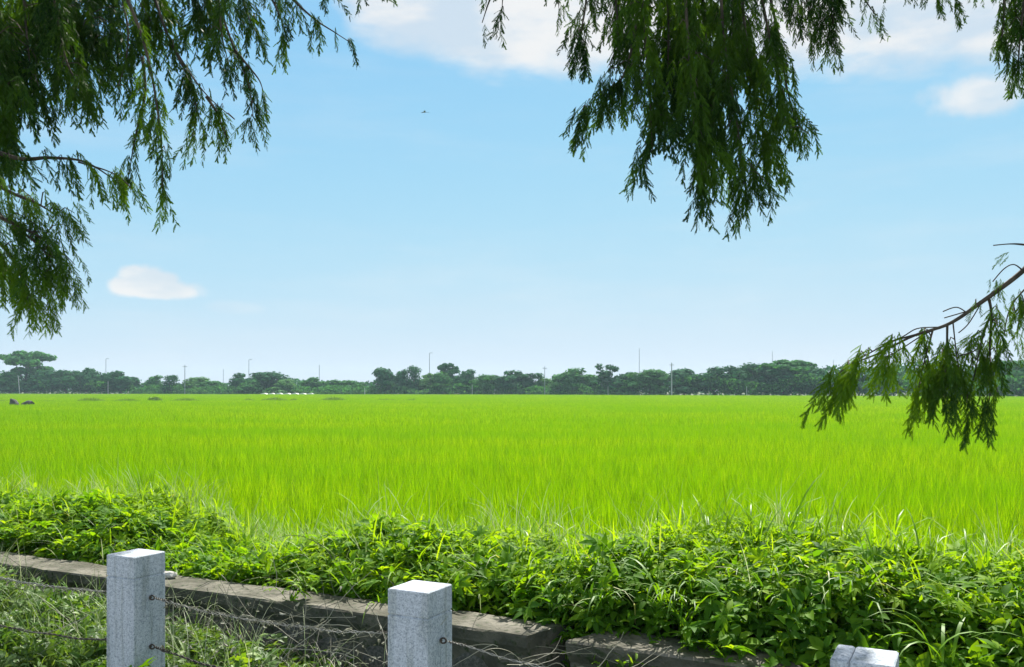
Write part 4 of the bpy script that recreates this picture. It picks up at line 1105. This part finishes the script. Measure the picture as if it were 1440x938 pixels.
# ------------------------------------------------------------------ cypress trees with hanging branches
def spray(seed, nsh=20, nl=7, wk=1.0):
    """drooping cypress spray along -Z, unit length, thin branchlets with narrow leaflets"""
    r = random.Random(seed); C = []; dirs = []
    V = []; F = []
    def quad(a, b, w0, w1, nrm):
        d = b - a; sd = np.cross(d, nrm); l = np.linalg.norm(sd); sd = sd / (l if l > 1e-9 else 1)
        i = len(V); V.extend([a - sd * w0, a + sd * w0, b + sd * w1, b - sd * w1]); F.append((i, i + 1, i + 2, i + 3))
    bx, by = r.uniform(-.18, .18), r.uniform(-.18, .18)
    ax = lambda t: np.array((bx * sin(t * 2.2), by * sin(t * 2.0), -t))
    ts = np.linspace(0, 1, 6)
    for i in range(5): quad(ax(ts[i]), ax(ts[i + 1]), .010 * (1.1 - ts[i]), .010 * (1.1 - ts[i + 1]), np.array((.3, 1, 0)))
    for k in range(nsh):
        t = .03 + .93 * k / (nsh - 1); a0 = ax(t)
        az = k * 2.4 + r.uniform(-.5, .5); out = r.uniform(.45, 1.15)
        Ls = r.uniform(.16, .36) * (1 - .35 * t)
        d = np.array((cos(az) * out, sin(az) * out, -1.0)); d /= np.linalg.norm(d)
        g = np.array((0, 0, -.9)); p = a0
        nrm = np.array((r.gauss(0, 1), r.gauss(0, 1), r.gauss(0, .4)))
        for j in range(nl):
            d2 = d + g * j / nl; d2 /= np.linalg.norm(d2); q = p + d2 * Ls / nl
            quad(p, q, .0055, .0045, nrm)
            sd = np.cross(d2, nrm); sd /= np.linalg.norm(sd)
            for sg in (-1, 1):
                ld = d2 * .85 + sd * sg * r.uniform(.35, .7) + np.array((0, 0, -.25)); ld /= np.linalg.norm(ld)
                ln = r.uniform(.050, .095) * (1 - .55 * j / nl)
                quad(p, p + ld * ln, .0078 * wk, .0030 * wk, nrm)
            p = q
    return np.array(V), [], np.array(F)
SPRAYS = [spray(s) for s in range(7)]
FINE = [spray(80 + s, 24, 8, .72) for s in range(5)]
COARSE = [spray(50 + s, 11, 3, 3.2) for s in range(4)]
def hang(mb, T, L_, d, r, SPRAYS=SPRAYS):
    """stamp sprays at T hanging along d"""
    n = len(T); z = -d
    fr = frames(z, r.uniform(0, 6.28, n), L_)
    # thinner sprays when long
    ids = r.integers(0, len(SPRAYS), n)
    for k in range(len(SPRAYS)):
        q = ids == k
        if q.any(): bake(mb, SPRAYS[k], fr[q], T[q])
YB = 3.25
DENSE = 1.55
def branch(tree, pts, r0, n, Lm, seed, spread=.10, t0=0.0, out=.25, name='branch', sub=True, dense=None):
    """pts world points; n sprays of length Lm (m)"""
    rr = np.random.default_rng(seed); loc = tree.location; n = int(n * (dense or DENSE))
    c = spline([Vector(p) for p in pts], 7); m = len(c)
    rad = [max(.0022, r0 * (1 - .86 * i / (m - 1))) for i in range(m)]
    mb = MB(); mb.add(*tube([p - loc for p in c], rad, 5))
    A = np.array([tuple(p) for p in c]) - np.array(loc)
    if n:
        nn_ = max(2, int(round(n / 4.0)))                     # knots: each side twig carries a few sprays
        f = t0 + (1 - t0) * np.clip((np.arange(nn_) + rr.uniform(-.3, .9, nn_)) / nn_, 0, 1) ** .85
        f[-1] = 1.0; idx = f * (m - 1); i0 = np.clip(idx.astype(int), 0, m - 2); fr_ = (idx - i0)[:, None]
        Bk = A[i0] * (1 - fr_) + A[i0 + 1] * fr_
        tang = A[i0 + 1] - A[i0]; tang /= np.linalg.norm(tang, axis=1, keepdims=True)
        offk = rr.normal(0, spread, (nn_, 3)) * np.array((.75, 1.0, .45)) + tang * rr.uniform(0, spread, (nn_, 1))
        kid = rr.integers(0, nn_, n); kid[:nn_] = np.arange(nn_) if n >= nn_ else kid[:nn_]
        tt = rr.uniform(.35, 1.05, n)[:, None]
        T = Bk[kid] + offk[kid] * tt + np.array((0, 0, .02)) * tt + rr.normal(0, .012, (n, 3))
        for k in range(nn_):
            if sub and np.linalg.norm(offk[k]) > .02:
                mid = Bk[k] + offk[k] * .5 + np.array((0, 0, .022))
                mb.add(*tube([Vector(Bk[k]), Vector(mid), Vector(Bk[k] + offk[k])], [.0030, .0024, .0014], 3, False)[:2])
        d = tang[kid] * out + np.array((0, 0, -1.0)) + rr.normal(0, .26, (n, 3)) + offk[kid] * 2.2
        d /= np.linalg.norm(d, axis=1, keepdims=True)
    o = mb.build(name, M_bark, tree, True)
    if n:
        fb = MB(); hang(fb, T, rr.uniform(*Lm, n), d, rr, FINE if Vector(pts[-1]).y < 3.4 else SPRAYS)
        fb.build('foliage', M_needle_lit if Vector(pts[-1]).z < EYE + 1.02 and (tree is TL or Vector(pts[-1]).y < 3.4) else M_needle, o)
    return o
def trunk_of(tree, H, r0, lean, seed):
    mb = MB(); pts = spline([(0, 0, -.2), (0, 0, .5), (lean * .3, .02, H * .4), (lean, .05, H)], 8); m = len(pts)
    rad = [r0 * (1.35 if i < 3 else 1.12 if i < 7 else 1) * (1 - .8 * (i / (m - 1)) ** 1.2) for i in range(m)]
    V, F4, F3 = tube(pts, rad, 14)
    k = np.array([1 + .06 * noise.noise(Vector((v[0] * 9, v[1] * 9, v[2] * .8 + seed))) for v in V])
    V[:, :2] *= k[:, None]
    mb.add(V, F4, F3); mb.build('trunk', M_bark, tree, True); return pts
TL = empty('cypress_tree', (-3.7, 2.5, 0), 'cypress tree beyond the left edge whose feathery branches hang into the top left', 'tree', 'cypress trees overhanging the path')
TR = empty('cypress_tree', (3.5, 1.0, 0), 'cypress tree beyond the right edge whose branches hang in at the top and right', 'tree', 'cypress trees overhanging the path')
trunk_of(TL, 10, .24, .3, 1); trunk_of(TR, 10, .24, -.3, 2)
seed = [100]
def B(tree, pl, r0, n, Lpx, spread=.10, t0=0., out=.25, name='branch', y=None):
    """pl: list of (px,py,Y); Lpx in photo pixels at the mean depth"""
    seed[0] += 1
    Ym = sum(q[2] for q in pl) / len(pl)
    dn = 2.1 if pl[-1][1] > 60 and 790 < pl[-1][0] < 1160 and pl[0][2] != YB else (.95 if pl[0][2] == YB else 1.2)
    if tree is TL: dn = 1.3 if pl[-1][0] > 150 else 1.9
    return branch(tree, [P(*q) for q in pl], r0, n, (Lpx[0] / FPX * Ym, Lpx[1] / FPX * Ym), seed[0], spread * (.8 if tree is TL and pl[-1][0] > 150 else 1), t0, out, name, True, dn)
def limb(tree, pts, r0, n=0, Lm=(.3, .5), spread=.2):
    seed[0] += 1
    return branch(tree, pts, r0, n, Lm, seed[0], spread, .15, .2, 'limb')
# limbs (outside the frame, they carry the hanging branches)
lp = TL.location; rp = TR.location
LA = Vector((-2.2, 3.6, 3.75)); LB = Vector((-1.0, 4.1, 3.85)); 
limb(TL, [lp + Vector((0.05, 0, 3.5)), Vector((-3.0, 3.1, 3.75)), LA, LB, P(520, -60, 4.4)], .075, 50, (.10, .17), .10)
limb(TL, [lp + Vector((0.02, 0, 2.6)), Vector((-3.2, 3.0, 2.95)), P(-150, 120, 3.5), P(-60, 190, 3.5)], .05, 22, (.2, .3), .12)
limb(TL, [lp + Vector((0.05, 0, 4.4)), Vector((-2.6, 3.6, 4.7)), Vector((-1.2, 4.6, 4.9)), Vector((.2, 5.4, 4.7))], .065, 70, (.3, .5), .3)
limb(TL, [lp + Vector((0.1, 0, 5.4)), Vector((-2.4, 2.5, 5.9)), Vector((-1.0, 3.2, 6.2))], .06, 60, (.3, .5), .3)
limb(TR, [rp + Vector((-.05, 0, 4.1)), Vector((2.6, 2.2, 4.15)), Vector((1.6, 3.3, 3.95)), P(1010, -70, 3.9), P(700, -60, 4.2)], .075, 50, (.10, .16), .08)
limb(TR, [rp + Vector((-.03, 0, 3.3)), Vector((2.9, 2.2, 3.0)), P(1590, 270, 3.2), P(1530, 312, 3.25)], .045, 12, (.15, .25), .08)
limb(TR, [rp + Vector((-.05, 0, 4.3)), Vector((2.7, 2.8, 4.1)), P(1390, -90, 4.0), P(1200, -70, 4.1)], .05, 26, (.10, .16), .08)
limb(TR, [rp + Vector((-.05, 0, 5.0)), Vector((2.6, 2.6, 5.3)), Vector((1.4, 4.2, 5.3)), Vector((.3, 5.2, 5.0))], .06, 70, (.3, .5), .3)

# --- left tree: hanging branches
B(TL, [(-90, 190, 3.4), (-40, 235, 3.3), (10, 268, 3.2), (50, 285, 3.2), (78, 302, 3.2)], .012, 30, (32, 60), .045, out=.3)
B(TL, [(-90, 240, 3.3), (-40, 285, 3.2), (20, 315, 3.2), (62, 338, 3.2), (82, 372, 3.2)], .011, 38, (40, 68), .05, .1, .3)
B(TL, [(-70, 260, 3.4), (-20, 320, 3.3), (15, 360, 3.3), (36, 400, 3.3), (46, 425, 3.3)], .009, 34, (36, 58), .035, .1, .2)
B(TL, [(-90, 260, 3.5), (-40, 320, 3.5), (-5, 350, 3.5), (15, 385, 3.5)], .009, 28, (40, 62), .05, .1, .2)
B(TL, [(20, 320, 3.2), (55, 345, 3.2), (78, 378, 3.2), (88, 395, 3.2)], .005, 12, (32, 48), .02, .2, .2)
B(TL, [(-60, 190, 3.6), (20, 222, 3.6), (70, 222, 3.6), (120, 228, 3.6), (168, 258, 3.6)], .012, 30, (30, 62), .03, .1, .3)
B(TL, [(110, 228, 3.6), (150, 240, 3.6), (172, 252, 3.6), (184, 265, 3.6)], .004, 8, (28, 46), .012, .2, .3)
for pl, n, Lp, sp in [
    ([(-40, -60, 3.9), (-10, 30, 3.8), (0, 100, 3.8), (6, 170, 3.8)], 46, (45, 90), .11),
    ([(60, -70, 4.6), (70, -30, 4.6), (80, 10, 4.6), (85, 30, 4.6)], 50, (55, 90), .17),
    ([(170, -70, 4.6), (180, -40, 4.6), (190, -20, 4.6), (195, 0, 4.6)], 46, (50, 80), .17),
    ([(0, -70, 4.5), (0, 0, 4.5), (0, 50, 4.5), (-5, 90, 4.5)], 50, (55, 95), .15),
    ([(30, -60, 4.1), (35, 20, 4.1), (40, 70, 4.0), (45, 115, 4.0)], 50, (45, 85), .12),
    ([(60, -60, 3.8), (78, 10, 3.8), (92, 80, 3.8), (112, 125, 3.8)], 40, (38, 66), .06),
    ([(112, -70, 4.3), (120, -10, 4.3), (124, 30, 4.2), (128, 58, 4.2)], 44, (45, 75), .11),
    ([(160, -60, 4.0), (172, 0, 4.0), (180, 45, 4.0), (176, 90, 4.0), (166, 120, 4.0)], 30, (34, 56), .05),
    ([(150, -60, 3.7), (192, 30, 3.7), (212, 100, 3.7), (222, 160, 3.7), (228, 215, 3.7), (228, 262, 3.7)], 30, (36, 66), .025),
    ([(200, 80, 3.9), (204, 130, 3.9), (194, 175, 3.9), (186, 215, 3.9), (182, 245, 3.9)], 22, (30, 52), .022),
    ([(200, -60, 4.2), (232, 40, 4.2), (262, 95, 4.2), (292, 135, 4.2), (330, 168, 4.2)], 24, (32, 58), .03),
    ([(240, 60, 4.2), (265, 110, 4.2), (276, 150, 4.2), (270, 195, 4.2)], 18, (32, 52), .022),
    ([(290, 136, 4.2), (305, 158, 4.2), (312, 176, 4.2), (316, 190, 4.2)], 10, (28, 44), .016),
    ([(280, -60, 4.3), (308, 10, 4.3), (330, 70, 4.3), (350, 120, 4.3), (356, 165, 4.3)], 24, (32, 50), .028),
    ([(330, 70, 4.3), (348, 92, 4.3), (364, 112, 4.3), (370, 128, 4.3)], 10, (24, 42), .016),
    ([(240, -60, 4.5), (258, -30, 4.5), (272, 0, 4.5), (280, 30, 4.5)], 36, (40, 70), .10),
    ([(320, -60, 4.2), (336, -20, 4.2), (346, 15, 4.2), (356, 40, 4.2)], 26, (34, 62), .06),
    ([(350, -60, 4.4), (378, -10, 4.4), (396, 30, 4.4), (404, 58, 4.4)], 16, (30, 48), .03),
    ([(380, -60, 4.3), (405, -10, 4.3), (440, 25, 4.3), (470, 45, 4.3), (490, 58, 4.3)], 15, (30, 56), .016),
    ([(440, -60, 4.4), (455, -30, 4.4), (462, -12, 4.4)], 6, (30, 52), .02),
    ([(480, -60, 4.4), (500, -40, 4.4), (508, -20, 4.4)], 5, (26, 42), .012),
    ([(300, -60, 3.9), (308, 10, 3.9), (312, 50, 3.9), (322, 92, 3.9)], 18, (32, 56), .03)]:
    B(TL, pl, .008, n, Lp, sp)
# --- right tree: hanging branches from the top
for pl, n, Lp, sp in [
    ([(700, -60, 4.2), (695, -20, 4.2), (685, 10, 4.2), (678, 32, 4.2)], 7, (35, 55), .022),
    ([(712, -60, 4.2), (708, -20, 4.2), (706, 12, 4.2)], 5, (40, 65), .015),
    ([(780, -60, 4.2), (785, -20, 4.2), (784, 5, 4.2)], 8, (28, 46), .03),
    ([(820, -60, 3.9), (825, -10, 3.9), (818, 40, 3.9), (812, 62, 3.9)], 22, (38, 62), .045),
    ([(860, -60, 4.1), (866, 0, 4.1), (870, 60, 4.1), (866, 110, 4.1)], 26, (40, 70), .06),
    ([(905, -60, 4.0), (890, 60, 4.0), (870, 118, 4.0), (845, 130, 4.0), (828, 150, 4.0)], 26, (40, 80), .04),
    ([(900, -60, 3.8), (905, 20, 3.8), (912, 110, 3.8), (918, 215, 3.8)], 34, (50, 85), .06),
    ([(935, -60, 4.0), (940, 30, 4.0), (938, 120, 4.0), (930, 180, 4.0)], 38, (50, 85), .07),
    ([(960, -60, 3.7), (968, 60, 3.7), (975, 152, 3.7), (987, 244, 3.7)], 46, (50, 85), .06),
    ([(985, -60, 4.1), (992, 50, 4.1), (1000, 140, 4.1), (1005, 200, 4.1)], 46, (55, 95), .08),
    ([(1010, -60, 3.8), (1020, 70, 3.8), (1036, 172, 3.8), (1050, 264, 3.8)], 46, (45, 75), .06),
    ([(1040, -60, 4.0), (1050, 60, 4.0), (1068, 150, 4.0), (1080, 215, 4.0)], 42, (50, 80), .07),
    ([(1060, -60, 3.8), (1080, 40, 3.8), (1095, 110, 3.8), (1106, 180, 3.8)], 36, (45, 75), .05),
    ([(1070, -60, 4.0), (1095, 50, 4.0), (1106, 120, 4.0), (1114, 152, 4.0), (1118, 170, 4.0)], 30, (38, 62), .035),
    ([(880, -60, 4.3), (890, -20, 4.3), (900, 20, 4.3), (905, 50, 4.3)], 34, (50, 85), .12),
    ([(950, -60, 4.4), (955, 0, 4.4), (958, 50, 4.4), (960, 90, 4.4)], 42, (55, 90), .12),
    ([(1030, -60, 4.4), (1030, 0, 4.4), (1030, 50, 4.4), (1032, 100, 4.4)], 42, (55, 90), .12),
    ([(1090, -70, 4.2), (1105, -30, 4.2), (1120, 0, 4.2), (1130, 12, 4.2)], 16, (35, 55), .05),
    ([(1160, -70, 4.0), (1168, -20, 4.0), (1170, 20, 4.0), (1174, 50, 4.0)], 24, (35, 58), .045),
    ([(1120, -70, 4.0), (1132, -10, 4.0), (1140, 20, 4.0), (1150, 45, 4.0)], 14, (30, 50), .04),
    ([(1150, -70, 4.1), (1154, -20, 4.1), (1160, 10, 4.1)], 16, (35, 60), .06),
    ([(1420, -70, 3.9), (1424, -20, 3.9), (1428, 10, 3.9), (1430, 30, 3.9)], 22, (40, 62), .05),
    ([(1340, -80, 4.0), (1350, -40, 4.0), (1356, -20, 4.0)], 10, (24, 40), .05),
    ([(1260, -80, 4.1), (1280, -40, 4.1), (1300, -20, 4.1)], 12, (24, 46), .06),
    ([(1190, -70, 4.1), (1205, -20, 4.1), (1220, 5, 4.1), (1232, 22, 4.1)], 10, (26, 42), .03),
    ([(1240, -70, 4.1), (1246, -40, 4.1), (1250, -20, 4.1)], 8, (20, 36), .03),
    ([(1290, -70, 4.0), (1305, -30, 4.0), (1322, -10, 4.0), (1336, -2, 4.0)], 15, (25, 44), .045),
    ([(1375, -60, 4.0), (1380, -30, 4.0), (1386, -16, 4.0)], 6, (18, 30), .03),
    ([(1410, -70, 3.8), (1412, 0, 3.8), (1410, 40, 3.8), (1408, 62, 3.8)], 16, (35, 55), .035),
    ([(1445, -70, 3.8), (1440, 0, 3.8), (1434, 60, 3.8), (1432, 105, 3.8)], 22, (38, 62), .035)]:
    B(TR, pl, .008, int(n * (1.7 if pl[-1][0] > 1115 and pl[-1][1] < 115 else 1)), (Lp[0] * .75, Lp[1] * .9), sp * .85)
# --- right tree: the low branch reaching in over the field
B(TR, [(1530, 312, YB), (1470, 352, YB), (1430, 388, YB), (1380, 425, YB), (1335, 455, YB), (1285, 472, YB), (1235, 497, YB), (1196, 512, YB)], .0125, 0, (1, 1))
B(TR, [(1290, 470, YB), (1255, 480, YB), (1222, 497, YB), (1195, 513, YB), (1178, 526, YB)], .004, 26, (55, 90), .035, .2, .45)
B(TR, [(1335, 455, YB), (1300, 470, YB + .05), (1265, 492, YB + .05), (1240, 505, YB)], .004, 16, (35, 70), .03, .2, .2)
B(TR, [(1332, 455, YB), (1331, 490, YB), (1326, 520, YB), (1318, 545, YB)], .005, 26, (45, 80), .04, .15, .2)
B(TR, [(1340, 452, YB), (1343, 480, YB), (1346, 505, YB), (1348, 520, YB)], .003, 12, (40, 70), .022, .3, .1)
B(TR, [(1312, 463, YB), (1305, 490, YB), (1298, 515, YB), (1292, 545, YB)], .004, 16, (45, 75), .03, .15, .3)
B(TR, [(1390, 418, YB), (1394, 440, YB), (1392, 490, YB), (1394, 540, YB), (1388, 580, YB)], .006, 34, (42, 72), .038, .1, .2)
B(TR, [(1394, 440, YB), (1380, 480, YB), (1372, 520, YB), (1362, 560, YB)], .004, 12, (45, 75), .02, .1, .3)
B(TR, [(1475, 380, YB), (1440, 408, YB), (1420, 435, YB), (1412, 470, YB)], .005, 12, (22, 40), .02, .2, .3)
B(TR, [(1500, 410, YB), (1450, 430, YB), (1434, 450, YB), (1430, 470, YB)], .005, 10, (25, 40), .02, .2, .2)
B(TR, [(1490, 385, YB), (1455, 405, YB), (1438, 425, YB), (1428, 440, YB)], .005, 12, (22, 44), .025, .2, .3)
B(TR, [(1450, 372, YB), (1428, 388, YB), (1400, 408, YB), (1372, 428, YB)], .004, 10, (16, 34), .015, .2, .3)
B(TR, [(1440, 382, YB), (1426, 372, YB), (1412, 378, YB), (1396, 396, YB)], .003, 5, (14, 24), .008, .1, .9)
B(TR, [(1360, 440, YB), (1345, 432, YB), (1326, 438, YB)], .0022, 0, (1, 1))
B(TR, [(1365, 436, YB), (1352, 440, YB), (1328, 447, YB)], .0020, 0, (1, 1))
B(TR, [(1380, 426, YB), (1362, 455, YB), (1348, 468, YB)], .0020, 0, (1, 1))
B(TR, [(1320, 460, YB), (1290, 462, YB), (1268, 474, YB), (1236, 486, YB)], .0026, 0, (1, 1))
B(TR, [(1385, 470, YB), (1372, 492, YB), (1350, 500, YB)], .0018, 0, (1, 1))
B(TR, [(1560, 330, YB), (1490, 350, YB), (1440, 344, YB), (1420, 343, YB), (1397, 345, YB)], .007, 0, (1, 1), name='bare_twig')

# --- crowns above the frame: unseen foliage, added and trimmed to shade wall and bank
def shade_crown(tree, origin_z, targets, seed_, n):
    rr = np.random.default_rng(seed_); loc = tree.location
    for q, (s, D, z) in enumerate(targets):
        e = Wv(s, D, z); o0 = loc + Vector((0, 0, origin_z + .35 * (q % 4)))
        mid = o0.lerp(e, .5) + Vector((0, 0, .5)); c = spline([o0, mid, e], 8); m = len(c)
        mb = MB(); mb.add(*tube([p - loc for p in c], [.05 * (1 - .85 * i / (m - 1)) for i in range(m)], 5))
        o = mb.build('limb', M_bark, tree, True)
        A = np.array([tuple(p) for p in c]) - np.array(loc)
        f = rr.uniform(.35, 1.0, n) * (m - 1); i0 = np.clip(f.astype(int), 0, m - 2); k = (f - i0)[:, None]
        T = A[i0] * (1 - k) + A[i0 + 1] * k + rr.normal(0, 1, (n, 3)) * np.array((.55, .55, .30))
        Wp = T + np.array(loc); Dw = Wp[:, :2] @ PV
        ok = (Wp[:, 2] - .55 > EYE + .47 * Wp[:, 1]) & (Dw < 3.85 + (Wp[:, 2] - .9) / tan(SUN_EL) * .97) & ((Dw > 6.3) | ((Dw > 5.2) & (rr.uniform(0, 1, n) < .45)))
        T = T[ok]; n2 = len(T)
        d = np.array((0, 0, -1.0)) + rr.normal(0, .25, (n2, 3)); d /= np.linalg.norm(d, axis=1, keepdims=True)
        fb = MB(); hang(fb, T, rr.uniform(.35, .6, n2), d, rr, COARSE); fb.build('foliage', M_needle, o)
shade_crown(TL, 5.2, [(-6.6, 5.9, 6.2), (-4.4, 5.7, 6.1), (-8.5, 7.6, 6.4), (-7.2, 8.0, 6.6), (-6.0, 7.6, 6.4), (-5.2, 8.2, 6.8), (-4.2, 7.6, 6.4), (-3.4, 8.0, 6.8)], 301, 120)
shade_crown(TR, 5.2, [(-2.2, 5.8, 6.1), (-.4, 5.8, 6.1), (-2.6, 7.7, 6.5), (-1.6, 8.2, 6.8), (-.8, 7.6, 6.4), (.4, 8.0, 6.7), (1.4, 7.6, 6.4), (2.4, 8.0, 6.6)], 302, 120)

# ------------------------------------------------------------------ bird high over the field
def bird():
    p = P(597, 158, 58)
    t = empty('bird', tuple(p), 'small dark bird gliding far off in the blue sky above the field', 'bird', None, 0.08)
    mb = MB(); V, F4, F3 = tube(spline([(-.20, 0, -.03), (-.16, 0, -.01), (-.08, 0, .0), (.04, 0, .0), (.14, 0, 0)], 3), [.004, .014, .020, .024, .026, .026, .025, .023, .02, .016, .012, .009, .006], 8)
    mb.add(V, F4, F3); mb.build('body', M_bird, t, True)
    for sg in (-1, 1):
        mb = MB(); n = 6; top = []
        for i in range(n + 1):
            f = i / n; x = .02 + .04 * f - .1 * f * f; y = sg * (.02 + .14 * f); z = .03 + .05 * sin(f * 2.2); c = .12 * (1 - f ** 2) + .008
            top += [(x + c * .4, y, z), (x - c * .6, y, z - .004), (x, y, z - .012)]
        F = [(3 * i, 3 * i + 3, 3 * i + 4, 3 * i + 1) for i in range(n)] + [(3 * i + 1, 3 * i + 4, 3 * i + 5, 3 * i + 2) for i in range(n)] + [(3 * i + 2, 3 * i + 5, 3 * i + 3, 3 * i) for i in range(n)]
        mb.add(np.array(top), np.array(F)); mb.build('wing', M_bird, t, True)
    mb = MB(); mb.add([(.12, -.012, 0), (.12, .012, 0), (.30, .035, .004), (.30, -.035, .004), (.12, -.01, -.008), (.12, .01, -.008)], np.array([(0, 1, 2, 3), (4, 3, 2, 5)])); mb.build('tail', M_bird, t)
bird()

# ------------------------------------------------------------------ haze: one closed box of pale air
HAZE = 0.00030
mh = bpy.data.materials.new('pale_air'); mh.use_nodes = True; th = mh.node_tree; th.nodes.clear()
pv = N(th, 'ShaderNodeVolumePrincipled'); pv.inputs['Color'].default_value = (0.62, 0.86, 0.96, 1); pv.inputs['Density'].default_value = HAZE
pv.inputs['Anisotropy'].default_value = 0.2
oh = N(th, 'ShaderNodeOutputMaterial'); L(th, pv.outputs[0], oh.inputs['Volume'])
mh.cycles.homogeneous_volume = True if hasattr(mh, 'cycles') and hasattr(mh.cycles, 'homogeneous_volume') else False
hx = 760.0
V = np.array([(x, y, z) for z in (-1.6, 19.0) for (x, y) in ((-hx, -hx), (hx, -hx), (hx, hx), (-hx, hx))])
if HAZE > 0:
    hz_o = build('haze', V, np.array([(3, 2, 1, 0), (4, 5, 6, 7), (0, 1, 5, 4), (1, 2, 6, 5), (2, 3, 7, 6), (3, 0, 4, 7)]), mh)
    tag(hz_o, 'pale humid air over the whole field', 'haze', kind='stuff')
